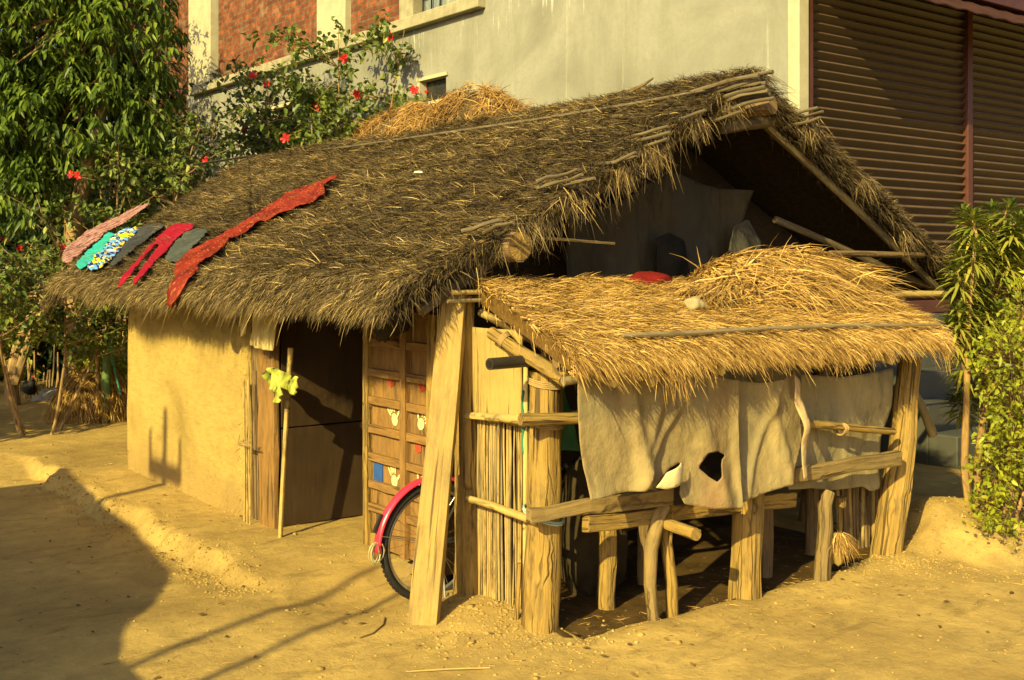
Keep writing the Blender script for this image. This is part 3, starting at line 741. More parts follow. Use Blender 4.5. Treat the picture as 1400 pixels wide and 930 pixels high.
# mud walls
def under_roof(x):
    x = min(x, 2 * XR - x); return float(np.interp(x, [-.4, -.1, .8, 2.2], [1.62, 1.74, 2.20, 2.93])) - .03
def mudwall(name, x0, x1, y0, y1, z0, z1, mat, parent=hut, amp=.018, st=.07, seed=0, gable=False):
    bm = bmesh.new(); lo = (x0, y0, z0); hi = (x1, y1, z1); n = [max(2, int((hi[i] - lo[i]) / st)) for i in range(3)]
    vs = {}
    def V(i, j, k):
        if (i, j, k) not in vs:
            p = Vector((lo[0] + (hi[0] - lo[0]) * i / n[0], lo[1] + (hi[1] - lo[1]) * j / n[1], lo[2] + (hi[2] - lo[2]) * k / n[2]))
            if gable: p.z = lo[2] + (under_roof(p.x) - lo[2]) * k / n[2]
            c = Vector(((x0 + x1) / 2, (y0 + y1) / 2, p.z)); ed = sum(1 for a, b in ((i, n[0]), (j, n[1])) if a in (0, b))
            if ed == 2:
                d = Vector((c.x - p.x, c.y - p.y, 0)); p += Vector((math.copysign(.025, d.x), math.copysign(.025, d.y), 0))
            a = Vector((nz(p.y * 1.3, p.z * 1.3, seed) + .5 * nz(p.y * 4, p.z * 4, seed + 3), nz(p.x * 2, p.z * 2, seed + 5) + .4 * nz(p.x * 5, p.z * 5, seed + 4), 0)) * amp
            vs[(i, j, k)] = bm.verts.new(p + a)
        return vs[(i, j, k)]
    for i in range(n[0]):
        for j in range(n[1]):
            bm.faces.new((V(i, j, n[2]), V(i + 1, j, n[2]), V(i + 1, j + 1, n[2]), V(i, j + 1, n[2])))
    for k in range(n[2]):
        for i in range(n[0]):
            bm.faces.new((V(i, 0, k), V(i + 1, 0, k), V(i + 1, 0, k + 1), V(i, 0, k + 1))); bm.faces.new((V(i + 1, n[1], k), V(i, n[1], k), V(i, n[1], k + 1), V(i + 1, n[1], k + 1)))
        for j in range(n[1]):
            bm.faces.new((V(0, j + 1, k), V(0, j, k), V(0, j, k + 1), V(0, j + 1, k + 1))); bm.faces.new((V(n[0], j, k), V(n[0], j + 1, k), V(n[0], j + 1, k + 1), V(n[0], j, k + 1)))
    me = bpy.data.meshes.new(name); bm.to_mesh(me); bm.free(); me.materials.append(mat)
    for p in me.polygons: p.use_smooth = True
    o = bpy.data.objects.new(name, me); COL.objects.link(o); put(o, parent); return o
yl = at(172, 640, X=-.15).y; yr = at(333, 715, X=-.15).y
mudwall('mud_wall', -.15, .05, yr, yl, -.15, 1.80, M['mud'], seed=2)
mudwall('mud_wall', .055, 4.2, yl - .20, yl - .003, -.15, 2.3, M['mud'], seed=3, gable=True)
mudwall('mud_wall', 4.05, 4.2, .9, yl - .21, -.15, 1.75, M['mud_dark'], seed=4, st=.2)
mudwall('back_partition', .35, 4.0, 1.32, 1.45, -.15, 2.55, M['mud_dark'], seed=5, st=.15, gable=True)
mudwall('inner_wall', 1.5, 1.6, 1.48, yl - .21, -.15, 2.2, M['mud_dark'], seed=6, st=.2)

def wall_straw():
    r = np.random.default_rng(17); n = 260; z = r.uniform(0, 1.7, n); a = r.random(n) < .5
    y = np.where(a, yr + r.normal(0, .025, n), r.uniform(yr, yl, n)); z = np.where(a, z, r.choice([0, 1], n, p=[.6, .4]) * r.uniform(0, 1.6, n) + r.uniform(.0, .06, n)); x = np.full(n, -.165) + r.normal(0, .008, n)
    D = np.stack([-.35 + r.normal(0, .25, n), r.normal(0, .8, n), r.normal(-.3, .7, n)], 1)
    blades('straw_stubble', np.stack([x, y, z], 1), D, np.tile([-1., 0, 0], (n, 1)), r.uniform(.015, .06, n), r.uniform(.002, .004, n), M['new_straw'], hut, .006, .2, .3, None, 18)['kind'] = 'stuff'
wall_straw()

# doorway: leaf swung inward, frame boards and bamboo at the jamb
da, db = at(384, 722, Z=.0), at(499, 722, Z=.0)
dn = (db - da).normalized()
dn = Vector((1, -.03, 0)).normalized(); db = da + dn * .72
leafm = NT('brown_board'); o_ = leafm.co(); n_ = leafm.noise(leafm.mp(o_, (8, 8, 1.2)), 2, 7, .7); n2 = leafm.noise(o_, 2, 5, .6)
cc = leafm.mix(leafm.ramp(n2, [(.4, 0), (.7, .6)]), leafm.ramp(n_, [(.3, (.026, .014, .006)), (.7, (.050, .028, .010))]), (.06, .038, .016)); leafm.bump(n_, .3, .01); leafm.fin(cc, .8)
up_ = Vector((0, 0, 1)); nd = dn.cross(up_)
dl = MB(); dl.board(da + up_ * .36, db + up_ * .36, .70, .03, up_, 6, .002); dl.board(da + up_ * 1.14, db + up_ * 1.14, .84, .026, up_, 6, .002, 3)
dl.build('door_leaf', leafm.m, hut, smooth=False, bevel=.004)
for k, (px0, px1, x_, mat, y0, y1) in enumerate(((338, 357, -.06, 'darkwood', 720, 415), (357, 378, -.10, 'wood', 722, 430))):
    a = at((px0 + px1) / 2, y0, X=x_); c = at((px0 + px1) / 2 - 1, y1, X=x_); a.z = -.03
    wd = (at(px1, 600, X=x_) - at(px0, 600, X=x_)).length
    MB().board(a, c, wd, .045, (0, 1, 0), 8, .006, k).build('door_jamb', M['darkwood'] if k == 0 else M['doorwood'], hut, smooth=False, bevel=.006)
for k, (x0, y0, x1, y1, r) in enumerate(((383, 720, 397, 476, .027), (334, 718, 333, 520, .012), (338, 718, 339, 520, .010), (342, 716, 340, 500, .010))):
    a, c = at(x0, y0, X=-.18), at(x1, y1, X=-.16); a.z = -.02
    MB().pole(a, c, r * .6, r * .72, 8, 9, .015, .12, k + 40).build('jamb_pole', M['bamboo'] if k == 0 else M['reed'], hut)
wp = MB(); w0 = at(328, 602, X=-.2)
for k in range(5): wp.tube([w0 + Vector((-.02 * q.random(), .09 * q.normal(), .03 * q.normal())), w0 + Vector((-.03, -.04, .02 * q.normal())), w0 + Vector((-.03, -.16 - .14 * q.random(), .02 * q.normal()))], .004, 4)
wp.build('binding', M['rope'], hut)

# carved panelled door leaf next to the doorway
def panel_door():
    X0 = .10
    d = MB(); yA, yB = at(500, 600, X=X0).y, 1.00
    z0, z1 = .05, 1.62
    base = MB().box((X0 + .02, yB, z0), (X0 + .05, yA, z1)).build('panelled_door', M['doorwood'], hut, smooth=False)
    ym = at(554, 600, X=X0).y
    zs = [at(530, y, X=X0).z for y in (700, 668, 630, 591, 551, 512, 470, 430)]
    for (a, b) in ((yA - .055, yA), (ym - .03, ym + .03), (yB, yB + .05)):
        MB().board((X0, (a + b) / 2, z0), (X0, (a + b) / 2, z1), b - a, .05, (0, 1, 0), 6, .002, int(a * 9)).build('stile', M['wood'] if a > 1.8 else M['doorwood'], base, smooth=False, bevel=.004)
    for z in zs:
        for (a, b) in ((yB + .052, ym - .032), (ym + .032, yA - .057)):
            MB().board((X0 + .004, a, z), (X0 + .004, b, z), .05, .04, (0, 0, 1), 4, .002, int(z * 30)).build('door_rail', M['doorwood'], base, smooth=False, bevel=.004)
    hm = m_plain('pale_paint_print', (.74, .62, .28), .8, .1, 0, .3, 30)
    def hand(px, py, sc, rot, flip):
        c = at(px, py, X=X0 + .012); mb = MB()
        def ell(cx, cy, rx, ry, ang, n=12):
            b0 = len(mb.v); 
            for k in range(n):
                t = 2 * math.pi * k / n; u, v = rx * math.cos(t), ry * math.sin(t); a = u * math.cos(ang) - v * math.sin(ang) + cx; b = u * math.sin(ang) + v * math.cos(ang) + cy
                A = a * math.cos(rot) - b * math.sin(rot); B = a * math.sin(rot) + b * math.cos(rot)
                mb.v.append(Vector((X0 + .016 - .0003 * len(mb.f), c.y - A * sc * flip, c.z + B * sc)))
            f = tuple(range(b0, b0 + n)); mb.f.append(f if flip > 0 else f[::-1]); mb.uv.append([(0, 0)] * n)
        ell(0, -.012, .030, .034, 0)
        for (fx, fy, ln, an) in ((-.030, .045, .028, .35), (-.011, .060, .032, .12), (.009, .060, .031, -.1), (.028, .046, .026, -.35), (.048, .0, .026, -1.0)): ell(fx, fy, .0075, ln, an)
        mb.build('handprint', hm, base, smooth=False)
    for (x, y, r_, fl) in ((538, 571, .5, 1), (576, 578, .8, -1), (538, 655, .3, 1), (575, 662, .9, -1)): hand(x, y, 1.2, r_, fl)
    rm = m_plain('red_paint_print', (.42, .07, .03), .8, .1, 0, .3, 30)
    for (px, py, s) in ((534, 521, 1), (576, 527, 1), (571, 612, .9)):
        c = at(px, py, X=X0 + .012); mb = MB()
        for k in range(5):
            t = k * 1.2566; cy, cz = c.y + .024 * s * math.cos(t), c.z + .024 * s * math.sin(t); b0 = len(mb.v)
            for j in range(10): mb.v.append(Vector((X0 + .0158 - .0003 * k, cy + .020 * s * math.cos(j * .628), cz + .018 * s * math.sin(j * .628))))
            mb.f.append(tuple(range(b0, b0 + 10))[::-1]); mb.uv.append([(0, 0)] * 10)
        mb.build('flower_print', rm, base, smooth=False)
    a, b = at(511, 632, X=X0 + .014), at(523, 661, X=X0 + .014)
    MB().box((X0 + .012, min(a.y, b.y), b.z), (X0 + .0185, max(a.y, b.y), a.z)).build('blue_patch', m_plain('blue_paint', (.03, .09, .30), .6, .2, 0, .2), base, smooth=False)
    p = at(512, 745, X=X0 - .06); MB().pole((p.x, p.y, -.06), (p.x, p.y + .01, .17), .028, .024, 3, 9, .01).build('door_stake', M['wood'], hut)
panel_door()
MB().pole((-.02, .99, -.05), at(597, 430, X=-.04), .06, .055, 8, 12, .03, .18, 8).build('door_post', M['wood'], hut)
tag(hut, None)

def crumple(name, c, rx, ry, rz, mat, label, cat, seed, k=.5, n=4):
    bm = bmesh.new(); bmesh.ops.create_icosphere(bm, subdivisions=n, radius=1)
    for v in bm.verts:
        p = v.co.copy(); f = 1 + k * nz(p.x * 1.5 + seed, p.y * 1.5, p.z * 1.5) + .25 * abs(nz(p.x * 4 + seed, p.y * 4, p.z * 2)) + .12 * nz(p.x * 9, p.y * 9 + seed, p.z * 6)
        v.co = Vector((p.x * rx, p.y * ry, p.z * rz)) * f
    me = bpy.data.meshes.new(name); bm.to_mesh(me); bm.free(); me.materials.append(mat)
    for p in me.polygons: p.use_smooth = True
    o = bpy.data.objects.new(name, me); COL.objects.link(o); o.location = c; tag(o, label, cat); return o
# ================================================================== LEAN-TO SHED
shed = thing('lean_to_shed', 'low lean-to shed of bleached posts under fresh golden thatch, against the gable of the hut', 'shed', (0, 0, 0))
LP = [(.60, 1.80), (.30, 1.72), (-.05, 1.625), (-.32, 1.545), (-.47, 1.49), (-.54, 1.425)]     # (Y, Z) from the hut to the front edge
def lx0(y): return -.03 - .22 * max(0, min(1, (.6 - y) / 1.1))
def lx1(y): return 3.20 - .34 * max(0, min(1, (.6 - y) / 1.1))
def lsag(x, y): return .022 * nz(x * 1.3, y * 1.3, 12) + .018 * math.cos((x - 1.4) * 1.9) * 0 - .02 * math.sin(max(0, min(3.1, x)) )
def lean_core():
    prof = LP + [(-.47, 1.395), (-.05, 1.52), (.60, 1.70)]; m = len(prof); NX = 36; mb = MB()
    for j in range(NX + 1):
        for (y, z) in prof:
            x = lx0(y) + .03 + (lx1(y) - lx0(y) - .06) * j / NX; mb.v.append(Vector((x, y, z + lsag(x, y))))
    for j in range(NX):
        for k in range(m): mb.quad_uv((j * m + k, j * m + (k + 1) % m, (j + 1) * m + (k + 1) % m, (j + 1) * m + k), [(0, 0)] * 4)
    mb.f += [tuple(range(m))[::-1], tuple(range(NX * m, NX * m + m))]; mb.uv += [[(0, 0)] * m] * 2
    mb.build('thatch_slope', M['core_gold'], shed, smooth=False)
lean_core()
def lean_thatch():
    r = np.random.default_rng(61); n = 80000
    y, z, tn, s = samp(n, LP, r); k = r.uniform(0, 1, n)
    x0 = -.03 - .22 * np.clip((.6 - y) / 1.1, 0, 1); x1 = 3.20 - .34 * np.clip((.6 - y) / 1.1, 0, 1)
    x = x0 + (x1 - x0) * k; zz = z + np.array([lsag(a, b) for a, b in zip(x, y)])
    T = np.stack([np.zeros(n), tn[:, 0], tn[:, 1]], 1); N = np.abs(np.stack([np.zeros(n), tn[:, 1], tn[:, 0]], 1)); N[:, 1] *= -1
    cl = fsum(x, y, 3.5, 62); cl2 = fsum(x, y, 10, 63)
    ang = r.normal(0, .40, n) + .16 * cl + .20 * cl2 + .12
    Xd = np.zeros((n, 3)); Xd[:, 0] = 1
    D = T * np.cos(ang)[:, None] + Xd * np.sin(ang)[:, None]
    P = np.stack([x, y, zz], 1) + N * (r.uniform(-.01, .025, n) + .012 * cl2)[:, None]
    edge = np.clip((s - .8) / .2, 0, 1)
    tint = np.clip(r.beta(1.7, 1.7, n) + .08 * cl, 0, 1)
    blades('straw_cover', P, D, N, r.uniform(.05, .16, n) * (1 - .2 * edge), r.uniform(.0024, .0050, n), M['new_straw'], shed, np.abs(r.normal(.022, .020, n)) + .008, .2 + .3 * edge, .12, tint, 64)
    # front fringe and ends
    n = 9000; x = r.uniform(-.22, 2.88, n); cl = fsum(x, x * 0, 3.0, 65) + .6 * fsum(x, x * 0, 11, 66)
    P = np.stack([x, -.45 - .09 * r.random(n), 1.485 - .10 * r.random(n) + np.array([lsag(a, -.5) for a in x])], 1)
    D = np.stack([r.normal(.18, .3, n) + .12 * cl, -.45 - .4 * r.random(n), -.75 + 0 * x], 1)
    L = np.clip(r.uniform(.015, .045, n) + .015 * cl + r.choice([0, .08], n, p=[.97, .03]), .02, .25)
    Pl, Dl, Ll = [P], [D], [L]
    for side in (0, 1):
        n = 1700; yy = r.uniform(-.5, .6, n); zz = np.interp(-yy, [-p[0] for p in LP], [p[1] for p in LP])
        xx = np.array([(lx1 if side else lx0)(v) for v in yy])
        Pl.append(np.stack([xx + (-.04 if side else .05), yy, zz - r.uniform(0, .09 if side else .05, n) ], 1)); sg = 1 if side else -1
        Dl.append(np.stack([sg * r.uniform(.1, .6, n) if side else r.uniform(-.35, .4, n), -.9 + r.normal(0, .25, n), -.42 + r.normal(0, .22, n)], 1)); Ll.append(r.uniform(.05, .15, n))
    for (cx, nn, ln) in ((.43, 90, .21), (.50, 50, .17), (1.75, 80, .17), (1.85, 40, .14), (2.84, 90, .17)):   # loose tufts
        Pl.append(np.stack([cx + r.normal(0, .05, nn), -.5 + r.normal(0, .02, nn), 1.43 + r.normal(0, .02, nn)], 1))
        Dl.append(np.stack([r.normal(.1, .3, nn), -.3 + r.normal(0, .15, nn), -.9 + 0 * np.ones(nn)], 1)); Ll.append(r.uniform(.3, 1, nn) * ln)
    P, D, L = np.concatenate(Pl), np.concatenate(Dl), np.concatenate(Ll)
    blades('straw_fringe', P, D, np.tile([0, -.9, .5], (len(P), 1)), L, r.uniform(.004, .0075, len(P)), M['new_straw'], shed, r.uniform(0, .03, len(P)), r.uniform(.1, .6, len(P)), .15, np.clip(r.beta(2.6, 2, len(P)), 0, 1), 67)
lean_thatch()
def leanpt(px, py, off=.03):
    n = Vector((0, -.31, .95)).normalized(); return atp(px, py, Vector((1, -.05, 1.625)) + n * off, n)
MB().tube([leanpt(851, 459, .045), leanpt(950, 455, .05), leanpt(1050, 449, .05), leanpt(1150, 445, .045), leanpt(1285, 444, .04)], [.012, .013, .012, .011, .009], 8, .15, 2).build('roof_batten', M['greybamboo'], shed)
MB().tube([at(618, 400, Y=.50), at(700, 399, Y=.50), at(800, 403, Y=.46), at(925, 409, Y=.42)], [.014, .013, .012, .010], 8, .1, 3).build('roof_batten', M['bamboo'], shed)
MB().tube([at(612, 412, Y=.50), at(700, 409, Y=.50), at(760, 408, Y=.49)], .011, 7, .1, 4).build('roof_batten', M['greybamboo'], shed)

# posts
def post(p0, p1, r0, r1, mat='wood', seed=0, name='post', n=14, bend=.02, wob=.13, seg=14, parent=shed):
    return MB().pole(p0, p1, r0, r1, seg, n, bend, wob, seed).build(name, M[mat], parent)
cp = post((0, .02, -.12), at(746, 508, Y=.0), .098, .082, seed=1, n=40)
rp0 = at(1209, 764, Z=0.02); rp1 = at(1244, 488, Y=rp0.y + .03); rp0.z = -.12
post(rp0, rp1, .105, .070, seed=2, n=40)
mp0 = at(1017, 830, Z=-.055); post((mp0.x, mp0.y, -.15), at(1027, 640, Y=mp0.y + .02), .088, .080, seed=3, n=36)
post(at(1021, 668, Y=mp0.y + .13) - Vector((0, 0, 1.0)), at(1015, 660, Y=mp0.y + .13), .03, .03, seed=33)
# crooked forked leg and its neighbour
f0 = at(895, 850, Z=0); Yf = f0.y
MB().tube([(f0.x, Yf, -.12), at(894, 845, Y=Yf), at(889, 800, Y=Yf), at(890, 750, Y=Yf), at(899, 712, Y=Yf), at(908, 692, Y=Yf + .01)], [.030, .032, .034, .037, .040, .042], 12, .14, 5).build('crooked_leg', M['wood2'], shed)
MB().tube([(at(919, 846, Y=Yf + .03).x, Yf + .03, -.12), at(918, 800, Y=Yf + .03), at(911, 740, Y=Yf + .03), at(914, 690, Y=Yf + .05)], [.034, .034, .033, .036], 12, .13, 6).build('leg', M['wood'], shed)
MB().pole(at(952, 731, Y=-.52), at(900, 712, Y=-.2), .034, .034, 4, 10, .0, .1, 9).build('peg', M['wood'], shed)
g0 = at(1123, 795, Z=.0); MB().tube([(g0.x, g0.y, -.12), at(1125, 770, Y=g0.y), at(1129, 720, Y=g0.y), at(1128, 690, Y=g0.y), at(1133, 672, Y=g0.y)], [.055, .05, .046, .045, .042], 12, .16, 7).build('leg', M['wood2'], shed)
for k, (px, yb, yt, r_) in enumerate(((829, 836, 715, .052), (805, 800, 700, .05), (880, 800, 690, .04), (1045, 790, 690, .05), (1110, 760, 660, .05))):
    p = at(px, yb, Z=-.03); MB().pole((p.x, p.y, -.15), at(px + 1, yt, Y=p.y), r_, r_ * .95, 6, 10, .01, .14, 60 + k).build('inner_leg', M['wood'] if k == 0 else M['darkwood'], shed)
post((-.01, .60, -.1), (-.05, .60, 1.72), .05, .045, 'wood', 12)
post((3.1, .75, -.2), (3.25, .62, 1.72), .06, .05, 'darkwood', 14)
# rails
def rail(a, b, wid, th, mat='wood', seed=0, wd=(0, 0, 1), name='rail'):
    return MB().board(a, b, wid, th, wd, 10, .013, seed).build(name, M[mat], shed, smooth=False, bevel=.008)
rail(at(722, 704, Y=-.125), at(918, 679, Y=-.27), .075, .05, 'wood2', 1)
rail(at(800, 716, Y=-.20), at(1085, 683, Y=-.22), .085, .05, 'wood', 2)
rail(at(1083, 651, Y=-.36), at(1230, 626, Y=-.40), .085, .045, 'wood2', 3)
MB().pole(at(1080, 578, Y=-.34), at(1222, 590, Y=-.36), .026, .022, 6, 10, .015, .12, 4).build('rail', M['wood'], shed)
MB().pole(at(712, 573, Y=-.105), at(860, 572, Y=-.24), .032, .028, 5, 10, .01, .1, 6).build('rail', M['wood'], shed)
MB().pole(at(640, 682, X=-.075), at(735, 713, X=-.09), .020, .022, 5, 9, .01, .1, 7).build('rail', M['bamboo'], shed)
MB().pole(at(638, 568, X=-.055), at(735, 577, X=-.09), .020, .024, 5, 9, .01, .1, 8).build('rail', M['bamboo'], shed)
# roof bearers
MB().pole(at(672, 455, X=-.09), at(772, 520, X=-.10), .033, .036, 6, 12, .01, .1, 9).build('roof_bearer', M['wood'], shed)
fb0 = at(690, 497, X=-.20)
bt = MB(); bt.pole(at(669, 498, Y=-.02), at(760, 490, Y=.02) + Vector((.25, .02, 0)), .030, .032, 4, 14, .0, .03, 5); bt.build('black_bamboo', M['blackbamboo'], shed)
bc = MB(); hc = at(669, 498, Y=-.02) ; dd = (at(760, 490, Y=.02) + Vector((.25, .02, 0)) - hc).normalized(); bc.lathe(hc - dd * .003, [(0, 0), (.020, 0)], 12, -dd); bc.build('hollow', M['cavity'], shed)
MB().pole(at(770, 521, Y=-.36), at(850, 510, Y=-.40), .022, .02, 4, 9).build('roof_bearer', M['greybamboo'], shed)
MB().pole((-.15, -.30, 1.42), (3.05, -.30, 1.42), .03, .03, 8, 10, .02).build('roof_bearer', M['darkwood'], shed)
for k, (px, py) in enumerate(((840, 524), (893, 523), (988, 508), (1125, 498), (1181, 496), (1220, 494), (955, 506))):
    a = at(px, py, Y=-.535); MB().pole(a, (a.x + .02, .58, a.z + .30), .024, .024, 5, 12, .01, .06, 80 + k).build('roof_pole', M['bamboo'], shed)
crumple('dark_sack', (.72, .42, .34), .20, .17, .42, m_cloth('dark_jute', (.06, .045, .022), (.03, .022, .012)), 'dark jute sack standing inside the shed behind the corner post', 'sack', 5, .25)
# reed screen on the left side, upper half plastered
def reed_screen():
    rs = thing('reed_screen', 'upright cane screen with a mud-smeared upper half beside the leaning plank', 'screen', (.03, .45, 0))
    yA, yB = at(634, 815, X=.03).y, at(716, 850, X=.02).y
    zt = at(680, 470, X=.02).z; zm = at(680, 572, X=.03).z
    q = np.random.default_rng(9)
    n = 58
    for k in range(n):
        y = yB + (yA - yB) * (k + .5) / n + q.normal(0, .003); r_ = (yA - yB) / n * q.uniform(.42, .78); dz = q.uniform(-.05, .03)
        x = .03 - .035 * math.sin(math.pi * k / n) + q.normal(0, .006)
        MB().pole((x, y + q.normal(0, .006), -.06), (x + q.normal(0, .006), y + q.normal(0, .010), zm + .10 + dz), r_, r_ * .9, 5, 7, .012, .15, k).build('cane', M['reed'] if k % 5 else M['greybamboo'], rs)
    w_ = MB(); NY, NZ = 12, 14
    for j in range(NZ + 1):
        for i in range(NY + 1):
            f = i / NY; y = yB - .01 + (yA - yB + .02) * f; z = zm - .015 + (zt + .10 - zm) * j / NZ
            w_.v.append(Vector((-.005 - .04 * math.sin(math.pi * f) + .008 * nz(y * 6, z * 4, 3) + (.02 if j == 0 else 0), y, z + (.025 * nz(y * 14, 0, 5) if j == 0 else 0))))
    for j in range(NZ):
        for i in range(NY): a = j * (NY + 1) + i; w_.quad_uv((a, a + NY + 1, a + NY + 2, a + 1), [(0, 0)] * 4)
    o = w_.build('mud_plaster_panel', M['mudlight'], rs); s = o.modifiers.new('s', 'SOLIDIFY'); s.thickness = .02
    for (px, py, a, b) in ((640, 560, 10, 6), (718, 600, 8, 5)):
        pass
    MB().pole(at(716, 850, X=-.02) + Vector((0, -.02, -.05)), at(716, 480, X=.0) + Vector((0, -.02, 0)), .016, .014, 6, 8, .01, .1, 3).build('edge_pole', M['bamboo'], rs)
    MB().pole(at(706, 850, X=-.06), at(710, 770, X=-.055), .014, .012, 3, 8, .01, .1, 4).build('edge_stake', M['wood'], rs)
    MB().board((.03, yA + .03, -.08), (.0, yA + .02, 1.62), .055, .03, (0, 1, 0), 6, .004).build('edge_board', M['wood'], rs, smooth=False)
t_ = NT('smeared_mud'); o_ = t_.co(); a_ = t_.noise(o_, 3, 6, .6); s_ = t_.noise(t_.mp(o_, (14, 26, 1.6)), 1.5, 5, .6)
c_ = t_.ramp(a_, [(.3, (.29, .205, .060)), (.7, (.40, .295, .095))]); c_ = t_.mix(t_.ramp(s_, [(.36, .85), (.43, 0)]), c_, (.13, .085, .028)); t_.bump(t_.math('ADD', a_, s_), .6, .02)
M['mudlight'] = t_.fin(c_, .9, .1)
reed_screen()
# rope lashings and the blue twine
def lash(c, rad, axis, mat, turns=4, rr=.005, name='lashing', tail=0, tilt=.3, parent=shed):
    ax = Vector(axis).normalized(); ref = Vector((0, 0, 1)) if abs(ax.z) < .9 else Vector((1, 0, 0)); a = ax.cross(ref).normalized(); b = ax.cross(a); pts = []
    for i in range(turns * 14 + 1):
        th = 2 * math.pi * i / 14; pts.append(Vector(c) + (a * math.cos(th) + b * math.sin(th)) * rad + ax * (rr * 1.9 * (th / 6.283 - turns / 2) + tilt * rad * math.cos(th)))
    if tail:
        e = pts[-1]; pts += [e + Vector((.02, -.03, -.05)), e + Vector((.005, -.035, -.10)), e + Vector((-.03, -.03, -.15))]
    return MB().tube(pts, rr, 5, 0).build(name, M[mat], parent)
lash(at(745, 574, Y=0), .100, (0, 0, 1), 'rope', 3); lash(at(743, 703, Y=-.01), .108, (0.2, 0, 1), 'bluerope', 2, .006, tail=1)
lash(at(747, 521, Y=0), .094, (0, .1, 1), 'rope', 4, .005)
lash(at(1150, 587, Y=-.35), .034, (1, 0, 0), 'rope', 4, .005); lash(at(715, 574, X=-.085), .032, (0, 1, 0), 'rope', 4, .004); lash(at(690, 465, X=-.09), .04, (0, 1, .7), 'rope', 5, .004)
# bamboo slat screen at the far inner right, straw strewn inside
for k in range(13):
    p = at(1148 + k * 5.2, 752 - k * .6, Y=-.05); MB().pole((p.x, -.05 + q.normal(0, .01), -.1), (p.x + q.normal(0, .01), -.04, at(1150, 655, Y=-.05).z), .014, .013, 4, 7, .012, .1, 90 + k).build('cane', M['darkwood'] if k % 3 else M['reed'], shed)

# hanging sheets
def sackmat(name, base, hi, stain, pink=.5):
    t = NT(name); o = t.co(); a = t.noise(o, 2.6, 8, .65, .5); b = t.noise(o, 220, 2, .5); v = t.noise(t.mp(o, (5, 5, .7)), 2, 5, .6)
    c = t.ramp(a, [(.3, base), (.62, hi)]); c = t.mix(t.ramp(v, [(.5, 0), (.7, .45)]), c, stain)
    sep = t.n('ShaderNodeSeparateXYZ'); t.l(o, sep.inputs[0])
    f = t.noise(o, 13, 5, .65)
    vo = t.n('ShaderNodeTexVoronoi', feature='DISTANCE_TO_EDGE'); vo.inputs['Scale'].default_value = 5.5; wa = t.n('ShaderNodeVectorMath', operation='MULTIPLY_ADD'); ns = t.n('ShaderNodeTexNoise'); ns.inputs['Scale'].default_value = 4; t.l(o, ns.inputs['Vector']); t.l(ns.outputs['Color'], wa.inputs[0]); wa.inputs[1].default_value = (.9, .9, .9); t.l(o, wa.inputs[2]); t.l(wa.outputs[0], vo.inputs['Vector'])
    cr = t.ramp(vo.outputs['Distance'], [(0, 0), (.10, 1)])
    gr = t.ramp(t.noise(o, 1.7, 6, .6, .8), [(.48, 0), (.62, .55)]); c = t.mix(gr, c, (hi[0] * .62, hi[1] * .72, hi[2] * .95))
    dk = t.ramp(t.noise(t.mp(o, (3, 3, .8)), 3.1, 6, .7), [(.54, 0), (.68, .6)]); c = t.mix(dk, c, sc3(base, .42))
    pk = t.ramp(t.noise(o, 1.1, 3, .5), [(.55, 0), (.68, pink)]); c = t.mix(pk, c, (.42, .20, .10))
    t.bump(t.math('ADD', t.math('MULTIPLY', b, .12), t.math('ADD', f, t.math('ADD', t.math('MULTIPLY', cr, .05), t.math('MULTIPLY', t.noise(t.mp(o, (1, 1, .6), (0, .5, 0)), 34, 4, .6), .35)))), .5, .02)
    t.fin(c, .85, .12); tr = t.n('ShaderNodeBsdfTranslucent'); t.l(c, tr.inputs[0]); mx = t.n('ShaderNodeMixShader'); mx.inputs[0].default_value = .12
    t.l(t.b.outputs[0], mx.inputs[1]); t.l(tr.outputs[0], mx.inputs[2]); t.l(mx.outputs[0], t.out.inputs[0]); return t.m
M['sack'] = sackmat('faded_sacking', (.20, .155, .068), (.37, .285, .125), (.26, .155, .065))
M['sack2'] = sackmat('olive_sacking', (.26, .215, .10), (.38, .31, .155), (.20, .16, .08))
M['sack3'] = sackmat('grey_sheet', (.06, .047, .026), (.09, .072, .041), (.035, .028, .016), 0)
def hang(name, pix, Y, mat, label, cat, amp=.02, cell=.022, holes=(), yfn=None, seed=0, thick=.0014, parent=None, vert=1.0, folds=()):
    def p2(px, py): p = at(px, py, Y=Y); return (p.x, p.z)
    poly = [p2(*p) for p in pix]; hs = [[p2(*p) for p in h] for h in holes]; zt = max(p[1] for p in poly)
    def fn(a, b):
        dy = amp * (1.5 * nz(a * 2.6 + b * .4, b * .9 * vert, seed) + .8 * abs(nz((a * 3.2 + b * 2.6), (b - a) * 1.2, seed + 7)) + .28 * nz(a * 7 - b * 2, b * 3, seed + 2) + .10 * nz(a * 20, b * 15, seed + 4))
        for (fa, fb, sl, wd, dp) in folds:
            dy -= dp * math.exp(-((a - fa - sl * (b - fb)) / wd) ** 2)
        return (a, Y + dy + (yfn(a, b) if yfn else 0), b)
    o = sheet(name, poly, fn, mat, parent, cell, hs, thick)
    if label: tag(o, label, cat)
    return o
